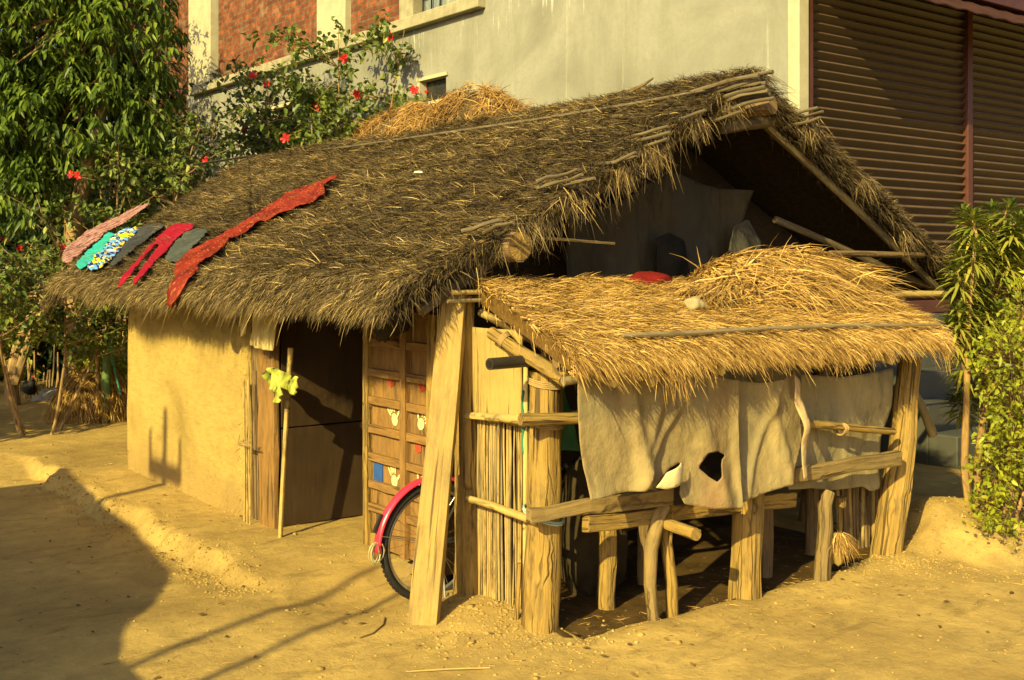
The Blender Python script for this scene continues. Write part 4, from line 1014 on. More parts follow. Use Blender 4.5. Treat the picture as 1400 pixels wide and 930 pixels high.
# rear sheet first, then the big torn one in front
hang('sacking_curtain', [(1096, 512), (1150, 516), (1223, 503), (1219, 545), (1208, 600), (1203, 668), (1190, 672), (1180, 665), (1140, 672), (1112, 668), (1080, 670), (1085, 600)], -.27, M['sack2'], 'olive sacking sheet hanging behind the thin rails next to the right corner post', 'curtain', .032, .02, seed=5, vert=2.5)
wrap = lambda a, b: -.10 * smooth(.95, .70, b) * 0 - .06 * smooth(1.0, .72, b)
hang('sacking_curtain', [(790, 516), (840, 514), (900, 512), (960, 508), (1000, 519), (1040, 524), (1068, 519), (1091, 510), (1096, 545), (1100, 600), (1084, 640), (1078, 662), (1040, 676), (1000, 692), (965, 694), (930, 688), (925, 675), (927, 658), (930, 632), (915, 640), (893, 664), (850, 672), (803, 684), (797, 640), (794, 580)], -.41, M['sack'], 'large pale torn sacking sheet with a ragged hole hanging under the golden thatch eave', 'curtain', .034, .012,
     holes=[[(962, 618), (976, 616), (988, 622), (981, 627), (978, 634), (976, 650), (971, 657), (962, 650), (952, 639), (957, 629)]], yfn=lambda a, b: -.03 * smooth(.95, .6, b), seed=1, folds=((1.02, 1.1, .03, .030, .040), (1.10, 1.1, .08, .05, -.030), (.42, 1.1, .45, .05, .025), (.62, 1.2, .8, .035, .022), (.30, 1.0, -.15, .045, .030), (1.34, 1.1, -.3, .05, .028), (1.24, .9, .5, .03, .016), (.80, .9, -.4, .06, .02)))
def flap(name, pix, Y, mat, parent=None, label=None, cat=None, bulge=.05, amp=.015, seed=3):
    def p2(px, py): p = at(px, py, Y=Y); return (p.x, p.z)
    poly = [p2(*p) for p in pix]; cx = sum(p[0] for p in poly) / len(poly); cz = sum(p[1] for p in poly) / len(poly)
    def fn(a, b):
        d = math.hypot(a - cx, b - cz); return (a, Y - bulge * math.exp(-(d / .1) ** 2) + amp * nz(a * 9, b * 9, seed), b)
    o = sheet(name, poly, fn, mat, parent, .014, (), .004)
    if label: tag(o, label, cat)
    return o
flap('cloth_strip', [(1086, 512), (1093, 520), (1098, 570), (1106, 655), (1100, 656), (1092, 600), (1086, 550)], -.44, m_cloth('pale_edged_cloth', (.46, .36, .18), (.36, .24, .12)), None, 'narrow pale strip of cloth hanging at the right edge of the torn sacking', 'cloth')
flap('rag', [(893, 666), (905, 645), (928, 631), (930, 640), (922, 662), (905, 668)], -.45, m_cloth('pale_rag', (.62, .52, .28), (.5, .4, .2)), None, 'curled pale rag folded over the lower rail beside the torn hole', 'cloth')
flap('green_bag', [(713, 530), (722, 545), (740, 520), (768, 520), (790, 600), (795, 617), (770, 615), (730, 625), (713, 620)], .12, m_cloth('green_plastic', (.06, .22, .13), (.03, .12, .08), rough=.4), None, 'green plastic sheet hanging inside the shed behind the corner post', 'plastic sheet')
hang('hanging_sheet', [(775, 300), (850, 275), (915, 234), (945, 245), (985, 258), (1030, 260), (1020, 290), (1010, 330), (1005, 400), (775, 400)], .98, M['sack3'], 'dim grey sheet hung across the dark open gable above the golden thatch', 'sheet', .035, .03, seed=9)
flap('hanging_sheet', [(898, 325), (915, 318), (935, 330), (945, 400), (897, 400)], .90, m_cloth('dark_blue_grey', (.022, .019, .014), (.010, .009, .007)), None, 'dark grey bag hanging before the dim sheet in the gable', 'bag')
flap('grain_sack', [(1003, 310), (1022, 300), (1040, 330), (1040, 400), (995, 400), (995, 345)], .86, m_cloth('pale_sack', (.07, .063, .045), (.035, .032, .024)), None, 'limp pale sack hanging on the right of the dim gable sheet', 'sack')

# ---- heap of loose straw on the lean-to roof and hay on the ridge
def heap(name, c, rad, n, mat, label, seed, L, main, lay=.35, core='core_gold', w=(.004, .008)):
    r = np.random.default_rng(seed); c = np.array(c); rad = np.array(rad)
    t = thing(name, label, 'straw', tuple(c))
    mb = MB(); NU, NV = 22, 9
    for j in range(NV + 1):
        ph = math.pi / 2 * j / NV
        for i in range(NU):
            th = 2 * math.pi * i / NU; s = .90 + .16 * nz(math.cos(th) * 1.5 + seed, math.sin(th) * 1.5, j * .3)
            mb.v.append(Vector((c[0] + rad[0] * s * math.cos(th) * math.cos(ph), c[1] + rad[1] * s * math.sin(th) * math.cos(ph), c[2] + rad[2] * s * math.sin(ph) - (.1 if j == 0 else 0))))
    for j in range(NV):
        for i in range(NU): mb.quad_uv((j * NU + i, j * NU + (i + 1) % NU, (j + 1) * NU + (i + 1) % NU, (j + 1) * NU + i), [(0, 0)] * 4)
    mb.build('straw_core', M[core], t)
    th = r.uniform(0, 6.283, n); ph = np.arcsin(r.uniform(0, 1, n)); s = .92 + .12 * fsum(np.cos(th) * 2, np.sin(th) * 2 + ph, 1.5, seed) + r.uniform(-.05, .08, n)
    N = np.stack([np.cos(th) * np.cos(ph) / rad[0], np.sin(th) * np.cos(ph) / rad[1], np.sin(ph) / rad[2]], 1); N = nrm(N)
    P = c + np.stack([np.cos(th) * np.cos(ph) * rad[0], np.sin(th) * np.cos(ph) * rad[1], np.sin(ph) * rad[2]], 1) * s[:, None]
    D = np.array(main)[None, :] + r.normal(0, lay, (n, 3)) + .5 * np.stack([(P[:, 0] - c[0]) / rad[0], (P[:, 1] - c[1]) / rad[1] * .8, 0 * ph], 1)
    D = nrm(D); D = D - N * (D * N).sum(1)[:, None] * .75
    Ln = r.uniform(.5, 1, n) * L
    blades('loose_straw', P - D * (Ln * .4)[:, None] + N * .01, D, N, Ln, r.uniform(*w, n), M[mat], t, r.uniform(-.02, .09, n), .3, .2, np.clip(r.beta(1.7, 1.8, n), 0, 1), seed + 1)
    return t
heap('straw_heap', (2.30, .24, 1.64), (.80, .42, .34), 6500, 'new_straw', 'heap of long golden straw lying on the shed thatch below the gable', 71, .46, (.9, -.30, 0), .38, w=(.005, .010))
def tail_straw():
    r = np.random.default_rng(73); n = 1500; t = r.uniform(0, 1, n)
    x = 1.35 + .5 * t + r.normal(0, .12, n); y = .12 + .25 * t + r.normal(0, .1, n)
    P = np.stack([x, y, 1.68 + .11 * t + r.uniform(0, .05, n)], 1); D = np.stack([-.8 + r.normal(0, .3, n), -.35 + r.normal(0, .35, n), -.12 + 0 * x], 1)
    P2 = np.stack([2.75 + r.normal(0, .1, n), .35 + r.normal(0, .15, n), 1.80 + r.uniform(-.06, .08, n)], 1); D2 = np.stack([.9 + r.normal(0, .2, n), -.3 + r.normal(0, .3, n), -.1 + r.normal(0, .15, n)], 1)
    P, D = np.concatenate([P, P2]), np.concatenate([D, D2]); n = len(P)
    o = blades('straw_spill', P, D, np.tile([0, -.2, 1.], (n, 1)), r.uniform(.15, .4, n), r.uniform(.004, .008, n), M['new_straw'], bpy.data.objects['straw_heap'], r.uniform(0, .05, n), .25, .15, np.clip(r.beta(2.4, 2.2, n), 0, 1), 74)
tail_straw()
hp = [at(560, 172, X=2.55), at(650, 150, X=2.5)]
heap('hay_pile', (2.5, 5.3, 2.98), (.42, .95, .52), 6500, 'brown_straw', 'pile of matted brown hay on the ridge of the old thatch', 75, .30, (.1, -.5, .1), .6, 'thatch_core')
heap('hay_pile', (2.45, 4.0, 3.0), (.36, .85, .50), 4500, 'brown_straw', 'paler trailing end of the hay pile on the roof ridge, nearer the gable', 77, .28, (.1, -.6, .1), .6, 'thatch_core')

# stone, red bag, paper scrap on the roofs
def rock(name, c, rad, m, seed, label=None, cat=None, group=None, n=2, parent=None):
    bm = bmesh.new(); bmesh.ops.create_icosphere(bm, subdivisions=n + 1, radius=1)
    for v in bm.verts:
        p = v.co.copy(); k = 1 + .32 * nz(p.x * 1.2 + seed, p.y * 1.2, p.z * 1.2) + .12 * nz(p.x * 4 + seed, p.y * 4, p.z * 4)
        v.co = Vector((p.x * rad[0] * k, p.y * rad[1] * k, p.z * rad[2] * k))
    me = bpy.data.meshes.new(name); bm.to_mesh(me); bm.free(); me.materials.append(m)
    for p in me.polygons: p.use_smooth = n > 1
    o = bpy.data.objects.new(name, me); COL.objects.link(o); o.location = c
    if parent is not None: o.parent = parent; o.location = Vector(c) - gloc(parent)
    if label: tag(o, label, cat, group)
    return o
sp = leanpt(950, 416, .05); rock('stone', sp, (.062, .045, .045), M['palestone'], 3, 'pale grey lump of stone holding down the golden straw', 'stone')
rb = at(885, 383, Y=.50); rock('red_bundle', rb - Vector((0, 0, .0)), (.17, .07, .05), m_cloth('red_net', (.20, .014, .010), (.08, .007, .006)), 8, 'red net bundle lying at the top of the shed roof', 'bundle')
pp = roofpt(572, 236, .07); rock('paper_scrap', pp, (.035, .045, .012), m_plain('white_paper', (.75, .72, .6), .8, .1), 5, 'small white paper scrap lying on the old thatch', 'paper')

# ---- plank leaning at the corner
pl0 = at(578, 856, Z=0.0); pl1 = at(622, 398, X=-.12)
o = MB().board(pl0 - Vector((0, 0, .02)), pl1, .155, .055, RT + FW * -.25, 12, .004, 4, .150).build('leaning_plank', M['plank'], None, smooth=False, bevel=.004)
tag(o, 'thick pale sawn plank leaning against the corner of the thatched roof', 'plank')
p0 = at(626, 812, X=-.02); o = MB().board((p0.x, p0.y, -.03), at(634, 650, X=-.0), .06, .03, RT, 6, .004, 6).build('wooden_stake', M['wood'], None, smooth=False, bevel=.004)
tag(o, 'short weathered stake standing between the leaning plank and the cane screen', 'stake')

# ---- bicycle, tail end out of the doorway
def bicycle():
    wc = at(591, 748, d=6.42); z0 = .0; R = .340; wc.z = R - .03
    t = thing('bicycle', 'old bicycle with a pink-red mudguard parked behind the leaning plank', 'bicycle', (wc.x, wc.y, 0))
    Yw = wc.y; 
    def wheel(cx):
        c = Vector((cx, Yw, wc.z)); mb = MB()
        pts = [c + Vector((math.cos(a), 0, math.sin(a))) * (R - .02) for a in np.linspace(0, 2 * math.pi, 49)]
        mb.tube(pts, .022, 10, 0, cap=False)
        for k in range(72):          # knobbly tread
            a = 2 * math.pi * k / 72
            for sy in (-1, 1):
                p = c + Vector((math.cos(a + .02 * sy), 0, math.sin(a + .02 * sy))) * (R - .002) + Vector((0, .010 * sy, 0)); tt = Vector((-math.sin(a), 0, math.cos(a)))
                mb.board(p - tt * .008, p + tt * .008, .012, .008, (0, 1, 0), 1, 0)
        ty = mb.build('wheel', M['rubber'], t)
        r_ = MB(); r_.tube([c + Vector((math.cos(a), 0, math.sin(a))) * (R - .047) for a in np.linspace(0, 2 * math.pi, 49)], .011, 8, 0, cap=False); r_.build('rim', M['steel'], ty)
        h = MB(); h.lathe(c + Vector((0, -.05, 0)), [(0, 0), (.012, 0), (.012, .02), (.028, .022), (.028, .03), (.016, .032), (.016, .07), (.028, .072), (.028, .08), (.012, .082), (.012, .1), (0, .1)], 14, (0, 1, 0)); h.build('hub', M['steel'], ty)
        for k in range(32):
            a = 2 * math.pi * k / 32; b = a + (.55 if k % 2 else -.55); sy = -.026 if (k // 2) % 2 else .026
            MB().tube([c + Vector((math.cos(b) * .026, sy, math.sin(b) * .026)), c + Vector((math.cos(a), 0, math.sin(a))) * (R - .055)], .0013, 4, 0).build('spoke', M['steel'], ty)
        return c
    c1 = wheel(wc.x); c2 = wheel(wc.x + 1.15)
    f = MB(); pr = [(-.030, .0), (-.026, .010), (-.012, .018), (.012, .018), (.026, .010), (.030, 0)]; A = np.linspace(math.radians(181), math.radians(20), 30)
    for a in A:
        d = Vector((math.cos(a), 0, math.sin(a)))
        for (yy, h) in pr: f.v.append(c1 + d * (R + .018 + h) + Vector((0, yy, 0)))
    for i in range(len(A) - 1):
        for k in range(5): f.quad_uv((i * 6 + k, i * 6 + k + 1, (i + 1) * 6 + k + 1, (i + 1) * 6 + k), [(0, 0)] * 4)
    fo = f.build('mudguard', M['redpaint'], t); s = fo.modifiers.new('s', 'SOLIDIFY'); s.thickness = .003
    for sy in (-1, 1):
        MB().tube([c1 + Vector((0, .045 * sy, 0)), c1 + Vector((math.cos(2.9), 0, math.sin(2.9))) * (R + .02) + Vector((0, .032 * sy, 0))], .003, 5, 0).build('mudguard_stay', M['steel'], fo)
    e = c1 + Vector((math.cos(A[0]), 0, math.sin(A[0]))) * (R + .02)
    w_ = MB(); pts = []
    for i in range(60): a = i * .55; pts.append(e + Vector((-.02 + .022 * math.cos(a * .23), -.02 + .02 * math.sin(a * .31), .015)) + Vector((.032 * math.cos(a), .012 * math.sin(a * .7), .055 * math.sin(a) - .01)))
    w_.tube(pts, .0035, 5, 0); w_.build('wire_coil', m_plain('pale_wire', (.55, .50, .28), .4, .4, .3), fo)
    # clip standing on the guard
    ck = c1 + Vector((math.cos(2.75), 0, math.sin(2.75))) * (R + .045)
    MB().board(ck - Vector((.03, 0, .04)), ck + Vector((.02, 0, .055)), .02, .012, (0, 1, 0), 2, 0).build('clip', M['rubber'], fo, smooth=False)
    rl = at(584, 643, Y=Yw); m = MB(); m.lathe(rl, [(0, 0), (.032, .004), (.036, .014), (.030, .03), (.012, .05), (0, .05)], 16, (1, 0, .1)); m.build('rear_reflector', M['redlens'], t)
    MB().tube([c1 + Vector((.06, 0, R + .03)), Vector((rl.x + .02, Yw, rl.z - .03)), Vector((rl.x + .03, Yw, rl.z))], .008, 6, 0).build('carrier_bracket', M['rubber'], t)
    fr = MB(); bb = c1 + Vector((.46, 0, -.05)); st = c1 + Vector((.33, 0, .50)); hd = c1 + Vector((.93, 0, .50)); hb = c1 + Vector((.96, 0, .36))
    for a, b in ((bb, st), (st, hd), (bb, hb)): fr.tube([a, b], .016, 10, 0)
    fr.tube([hd + Vector((-.02, 0, .08)), hb + Vector((.01, 0, -.03))], .02, 10, 0)
    for sy in (-.045, .045): fr.tube([c1 + Vector((0, sy, 0)), bb + Vector((0, sy * .6, 0))], .010, 8, 0); fr.tube([c1 + Vector((0, sy, 0)), st + Vector((0, sy * .4, -.03))], .009, 8, 0); 
    fr.build('frame', M['rubber'], t)
    fk = MB()
    for sy in (-.05, .05): fk.tube([hb + Vector((0, sy * .7, -.02)), c2 + Vector((-.04, sy, .12)), c2 + Vector((0, sy, 0))], .011, 8, 0)
    fk.build('fork', M['steel'], t)
    hbm = MB(); top = hd + Vector((-.03, 0, .18)); hbm.tube([hd + Vector((-.02, 0, .05)), top], .012, 8, 0); hbm.tube([top + Vector((-.22, -.26, .0)), top + Vector((-.02, -.24, .02)), top, top + Vector((-.02, .24, .02)), top + Vector((-.22, .26, 0))], .011, 8, 0); hbm.build('handlebar', M['steel'], t)
    sd = MB(); sd.tube([st, st + Vector((-.03, 0, .13))], .012, 8, 0); sd.lathe(st + Vector((-.06, 0, .13)), [(0, .0), (.10, .0), (.115, .025), (.10, .05), (0, .06)], 14, (0, 0, 1)); sd.build('saddle', M['rubber'], t)
    cr = MB(); cr.lathe(bb + Vector((0, -.05, 0)), [(.0, 0), (.09, 0), (.09, .006), (0, .006)], 24, (0, 1, 0)); cr.tube([bb + Vector((0, -.07, 0)), bb + Vector((.12, -.07, -.12))], .009, 8, 0); cr.board(bb + Vector((.12, -.15, -.12)), bb + Vector((.12, -.07, -.12)), .07, .02, (1, 0, 0), 2, 0); cr.build('crank', M['steel'], t)
    ks = MB(); ks.tube([c1 + Vector((.02, -.06, -.02)), c1 + Vector((-.02, -.16, -.31))], .008, 6, 0); ks.build('kickstand', M['steel'], t)
bicycle()

# ================================================================== CLOTHES
E1 = Vector((0, -1, 0)); E2 = Vector((.8373, 0, .5467)); NRM = Vector((-.5467, 0, .8373)); O0 = Vector((-.4, 4, 1.70))
def roofcloth(name, pix, mat, label, cat, off=.060, amp=.018, cell=.012, seed=0, ridge=None):
    def p2(px, py):
        p = roofpt(px, py, off); return (-p.y, p.x * 1.19)
    for _ in range(1): pix = [q_ for i_ in range(len(pix)) for q_ in ((pix[i_ - 1][0] * .75 + pix[i_][0] * .25, pix[i_ - 1][1] * .75 + pix[i_][1] * .25), (pix[i_ - 1][0] * .25 + pix[i_][0] * .75, pix[i_ - 1][1] * .25 + pix[i_][1] * .75))]
    poly = [p2(*p) for p in pix]
    def fn(a, b):
        p = Vector((b / 1.19, -a, roof_h(b / 1.19, -a))); wv = amp * (1.2 * nz(a * 11 + b * 3, b * 2.5, seed) + 1.0 * abs(nz(a * 19 - b * 5, b * 4, seed + 3)) + .35 * nz(a * 36, b * 30, seed + 5))
        dx = roof_h(p.x + .02, p.y) - roof_h(p.x - .02, p.y); nn = Vector((-dx, 0, .04)).normalized()
        return p + nn * (off + .008 + wv)
    o = sheet(name, poly, fn, mat, None, cell, (), .006); tag(o, label, cat, 'clothes drying on the thatch'); return o
def pat(name, fn, rough=.85):
    t = NT(name); uv = t.co('UV'); c = fn(t, uv); n = t.noise(uv, 30, 4, .6); t.bump(n, .3, .01); return t.fin(c, rough, .15)
def p_stripe(t, uv):
    w_ = t.n('ShaderNodeTexWave', wave_type='BANDS', bands_direction='X'); w_.inputs['Scale'].default_value = 9; w_.inputs['Distortion'].default_value = .6; t.l(t.mp(uv, (1, .2, 1), (0, 0, .25)), w_.inputs[0])
    return t.ramp(w_.outputs['Fac'], [(.3, (.14, .035, .035)), (.5, (.38, .26, .21)), (.8, (.30, .17, .15))])
def p_flower(t, uv):
    w_ = t.noise(t.mp(uv, (1.5, 7, 1), (0, 0, .3)), 2.0, 2, .5, .8); v = t.noise(uv, 14, 2, .5)
    c = t.ramp(w_, [(.0, (.62, .52, .02)), (.40, (.62, .52, .02)), (.42, (.02, .02, .09)), (.47, (.02, .02, .09)), (.49, (.10, .28, .55)), (.60, (.62, .53, .05)), (.66, (.55, .6, .62))], 'CONSTANT')
    return t.mix(t.ramp(v, [(.60, 0), (.62, 1)]), c, (.03, .015, .06))
def p_red(t, uv):
    v = t.n('ShaderNodeTexVoronoi'); v.inputs['Scale'].default_value = 46; t.l(uv, v.inputs['Vector']); n = t.noise(uv, 5, 4, .6)
    c = t.ramp(n, [(.35, (.09, .008, .004)), (.65, (.23, .026, .009))])
    return t.mix(t.ramp(v.outputs['Distance'], [(.2, .7), (.36, 0)]), c, (.34, .11, .03))
red_m = pat('dotted_red_silk', p_red, .55)
roofcloth('striped_towel', [(88, 356), (92, 340), (120, 318), (150, 302), (175, 290), (205, 277), (212, 279), (190, 293), (165, 308), (140, 325), (115, 345), (98, 360)], pat('pink_striped_cotton', p_stripe), 'long pink striped towel on the far left edge of the thatch', 'towel', seed=1)
roofcloth('turquoise_top', [(108, 360), (122, 345), (138, 330), (152, 318), (160, 318), (166, 322), (150, 338), (136, 352), (120, 367), (112, 367)], m_cloth('turquoise_cotton', (.03, .36, .31), (.02, .24, .21)), 'turquoise top laid on the thatch beside the patterned dress', 'top', seed=2)
roofcloth('patterned_dress', [(122, 366), (136, 348), (150, 334), (160, 322), (178, 310), (196, 311), (192, 318), (178, 328), (170, 340), (158, 354), (142, 366), (130, 368)], pat('yellow_blue_print', p_flower), 'yellow, blue and navy patterned dress spread on the thatch', 'dress', off=0.075, seed=3)
roofcloth('dark_trousers', [(155, 360), (168, 345), (178, 330), (190, 318), (205, 308), (226, 304), (232, 309), (220, 316), (205, 326), (190, 338), (172, 354), (162, 363)], m_cloth('charcoal_cloth', (.05, .052, .05), (.025, .027, .03)), 'charcoal trousers crumpled on the thatch left of the red leggings', 'trousers', off=0.070, seed=4)
roofcloth('red_leggings', [(170, 384), (186, 362), (200, 346), (214, 330), (228, 316), (243, 305), (268, 304), (270, 311), (255, 317), (246, 326), (232, 341), (216, 358), (205, 372), (197, 384), (191, 381), (200, 364), (212, 348), (224, 334), (218, 332), (206, 346), (192, 364), (176, 386)], m_cloth('pink_red_cotton', (.28, .008, .024), (.19, .005, .015)), 'plain pinkish red leggings with two legs splayed down the thatch', 'leggings', off=0.065, amp=.010, cell=.012, seed=5)
roofcloth('dark_shirt', [(230, 354), (238, 340), (250, 326), (262, 314), (280, 310), (292, 314), (284, 322), (274, 334), (262, 346), (250, 356), (238, 358)], m_cloth('dark_green_grey', (.075, .085, .07), (.035, .042, .04)), 'dark grey-green shirt on the thatch between the red leggings and the long red sari', 'shirt', off=0.070, seed=6)
roofcloth('red_sari', [(245, 405), (248, 385), (246, 360), (262, 345), (285, 335), (305, 322), (320, 312), (345, 300), (370, 280), (395, 266), (415, 254), (440, 249), (470, 236), (466, 242), (448, 252), (452, 262), (440, 271), (420, 276), (405, 284), (385, 294), (355, 305), (335, 318), (318, 330), (300, 345), (282, 358), (272, 372), (262, 388), (250, 411)], red_m, 'long dotted red sari trailing down the thatch to the eave', 'sari', off=0.080, amp=.022, cell=.012, seed=7)
# other cloths about the door
def faceflap(name, pix, X, mat, label, cat, amp=.02, cell=.014, seed=0, bulge=.0, vs=2.0):
    """cloth hanging in a plane X = const"""
    def p2(px, py): p = at(px, py, X=X); return (p.y, p.z)
    poly = [p2(*p) for p in pix]; cy = sum(p[0] for p in poly) / len(poly); cz = sum(p[1] for p in poly) / len(poly)
    def fn(a, b):
        return (X + amp * (1.2 * nz(a * 12, b * vs, seed) + .5 * nz(a * 26, b * vs * 3, seed + 2)) - bulge * math.exp(-((a - cy) ** 2 + (b - cz) ** 2) / .012), a, b)
    o = sheet(name, poly, fn, mat, None, cell, (), .004)
    if label: tag(o, label, cat)
    return o
palecl = m_cloth('pale_yellow_cloth', (.70, .56, .22), (.55, .42, .15))
faceflap('pale_cloth', [(341, 412), (376, 410), (377, 474), (370, 480), (355, 478), (340, 472), (342, 450)], -.26, palecl, 'pale yellow cloth hanging under the eave left of the doorway', 'cloth', .03, seed=2)
faceflap('pale_cloth', [(328, 412), (340, 411), (337, 455), (331, 460), (326, 445)], -.27, palecl, 'narrow pale scrap of cloth under the eave above the mud wall edge', 'cloth', .02, seed=4)
def p_neon(t, uv):
    n = t.noise(t.mp(uv, (1, .5, 1), (0, 0, .5)), 11, 4, .6, 1.0); return t.ramp(n, [(.36, (.02, .022, .01)), (.43, (.22, .24, .03)), (.60, (.42, .44, .09))])  # near-black streaks painted in as the shade of the folds
neon = pat('neon_yellow_cloth', p_neon, .7)
faceflap('neon_cloth', [(361, 512), (364, 503), (378, 504), (391, 506), (395, 514), (400, 520), (403, 514), (410, 518), (410, 530), (404, 541), (396, 539), (390, 528), (392, 540), (385, 551), (377, 549), (377, 540), (366, 530)], -.24, neon, 'neon yellow cloth caught on the jamb pole at the doorway', 'cloth', .06, .008, seed=6, bulge=.03, vs=5)
crumple('dark_bundle', at(528, 425, X=-.02), .10, .16, .16, m_cloth('dark_rag', (.05, .042, .028), (.025, .02, .015)), 'dark bundle of rags tucked under the eave above the panelled door', 'bundle', 3)

# ================================================================== TREES, SHRUBS AND PLANTS
def limb(mb, p0, d, L, r0, r1, seed, n=6, bend=.25, sides=7):
    d = Vector(d).normalized(); pts = []; p = Vector(p0); rr = []
    for i in range(n + 1):
        pts.append(p.copy()); rr.append(r0 + (r1 - r0) * i / n)
        d = (d + Vector((nz(seed, i * .9, 1), nz(seed, i * .9, 5), nz(seed, i * .9, 9))) * bend).normalized(); p = p + d * L / n
    mb.tube(pts, rr, sides, .12, seed); return pts, d
def shrub(name, label, cat, base, stems, mat, seed, H, spread, nleaf, L, W, twig=14, group=None, stem_mat='stem', flowers=0, lo=.25, flw=.055, up=.9, sub=3, tw=1.0):
    r = np.random.default_rng(seed); t = thing(name, label, cat, base, group); sites = []; dirs = []
    for s in range(stems):
        mb = MB(); a = 6.283 * (s + r.random()) / stems; b = Vector(base) + Vector((math.cos(a), math.sin(a), 0)) * r.uniform(.02, .16) * spread
        b.z = min(gh(b.x, b.y) - .05, base[2])
        pts, d = limb(mb, b, (math.cos(a) * .45 * spread / H, math.sin(a) * .45 * spread / H, 1), H * r.uniform(.75, 1), (.018 * H / 3 + .006), .005, seed * 3.1 + s, 10, .16)
        for k in range(twig):
            i = int(r.uniform(lo, .98) * 10); p = pts[i]; a2 = r.uniform(0, 6.283); ln = spread * r.uniform(.25, .75) * (1.1 - .5 * i / 10) * tw
            tp, td = limb(mb, p, (math.cos(a2), math.sin(a2), up * r.uniform(.2, 1)), ln, .008, .003, seed + s * 17.3 + k, 5, .30, 5)
            sites += [tp[j] for j in (2, 3, 4, 5, 5)]; dirs += [(tp[j] - tp[j - 1]).normalized() for j in (2, 3, 4, 5, 5)]
            for _ in range(sub):
                j = r.integers(1, 5); a3 = r.uniform(0, 6.283)
                up_, ud = limb(mb, tp[j], (math.cos(a3), math.sin(a3), r.uniform(-.2, .8)), ln * .45, .004, .002, seed + k * 3.3 + _, 3, .3, 4)
                sites += up_[1:]; dirs += [ud] * 3
        mb.build('stem', M[stem_mat], t)
    S = np.array(sites); Dr = np.array(dirs); k = r.integers(0, len(S), nleaf)
    P = S[k] + r.normal(0, L * .35, (nleaf, 3)); D = Dr[k] * .5 + nrm(r.normal(0, 1, (nleaf, 3))) * .9 + np.array([0, 0, -.1])
    leaves('foliage', P, D, nrm(r.normal(0, .6, (nleaf, 3)) + np.array([0, 0, 1.])), r.uniform(.6, 1.15, nleaf) * L, r.uniform(.8, 1.1, nleaf) * W, M[mat], t, np.clip(r.beta(2, 2.4, nleaf), 0, 1), seed, .3)
    for f in range(flowers):
        i = r.integers(0, len(S)); flower(Vector(S[i]) + Vector((-.10, -.10, .03)), flw, r, t)
    return t, S
def flower(c, R, r, parent):
    ax = Vector((-.6 + r.normal(0, .3), -.7 + r.normal(0, .3), .1 + r.normal(0, .3))).normalized(); ref = Vector((0, 0, 1)); a = ax.cross(ref).normalized(); b = ax.cross(a); mb = MB()
    for k in range(5):
        t = k * 1.2566 + r.normal(0, .1); d = a * math.cos(t) + b * math.sin(t); s = ax.cross(d)
        i = len(mb.v); mb.v += [c, c + d * R * .6 + s * R * .42 + ax * R * .35, c + d * R * 1.1 + s * R * .25 + ax * R * .25, c + d * R * 1.15 - s * R * .25 + ax * R * .2, c + d * R * .6 - s * R * .42 + ax * R * .3]
        mb.quad_uv((i, i + 1, i + 2, i + 3), [(0, 0)] * 4); mb.f.append((i, i + 3, i + 4)); mb.uv.append([(0, 0)] * 3)
    mb.tube([c, c + ax * R * 1.0, c + ax * R * 1.7 - ref * R * .2], R * .07, 5, 0)
    o = mb.build('flower', M['petal'], parent, smooth=False)
    at_ = o.data.attributes.new('tint', 'FLOAT', 'POINT'); at_.data.foreach_set('value', np.full(len(o.data.vertices), float(r.random()), dtype=np.float32))
def tree(name, label, base, trunks, blobs, mat, seed, nclus, per, L, W, bark='bark', droop=.75, gate=.0, cat='tree', group=None, spreadc=.16):
    """trunks: list of (points, radii); blobs: (centre, radii) ellipsoids the crown grows in"""
    r = np.random.default_rng(seed); t = thing(name, label, cat, base, group); mb = MB()
    for i, (pts, rad) in enumerate(trunks): mb.tube(pts, rad, 10, .14, seed + i)
    vol = np.array([b[1][0] * b[1][1] * b[1][2] for b in blobs]); pr = vol ** .8; pr = pr / pr.sum(); bi = r.choice(len(blobs), nclus, p=pr)
    C = np.array([b[0] for b in blobs])[bi]; R = np.array([b[1] for b in blobs])[bi]
    u = nrm(r.normal(0, 1, (nclus, 3))); rad = r.uniform(.30, 1, nclus) ** .55 * (1 + .16 * fsum(u[:, 0] * 3 + C[:, 0], u[:, 2] * 3 + u[:, 1], 1.5, seed))
    S = C + u * R * rad[:, None]; keep = fsum(S[:, 0] * 1.3 + S[:, 1], S[:, 2] * 1.5 + S[:, 1], 1.2, seed + 3) > gate - 1.0 + .0; S = S[keep]; u = u[keep]
    top = Vector(trunks[0][0][-1])
    for i in range(0, len(S), max(1, len(S) // 60)):
        p = Vector(S[i]); b = Vector(trunks[i % len(trunks)][0][-1 - (i % 2)]); mid = b.lerp(p, .5) + Vector((nz(i, 1) * .3, nz(i, 2) * .3, .15)); mb.tube([b, mid, p], [.035, .02, .006], 5, .1, i)
    mb.build('trunk', M[bark], t)
    n = len(S) * per; k = np.repeat(np.arange(len(S)), per)
    az = r.uniform(0, 6.283, n); D = np.stack([np.cos(az), np.sin(az), -droop + r.normal(0, .35, n)], 1) + .5 * u[k]
    P = S[k] + nrm(D) * r.uniform(0, spreadc, n)[:, None] + r.normal(0, .03, (n, 3))
    ti = np.clip(r.beta(2.2, 2.2, n) * .8 + .12 * r.normal(0, 1, len(S))[k], 0, 1)
    leaves('crown', P, D, np.tile([0, 0, 1.], (n, 1)) + r.normal(0, .3, (n, 3)), r.uniform(.6, 1.1, n) * L, r.uniform(.8, 1.1, n) * W, M[mat], t, ti, seed, .45)
    return t
P_ = lambda px, py, d: at(px, py, d=d)
mb0 = P_(105, 400, 14.5); mb0.z = -.1
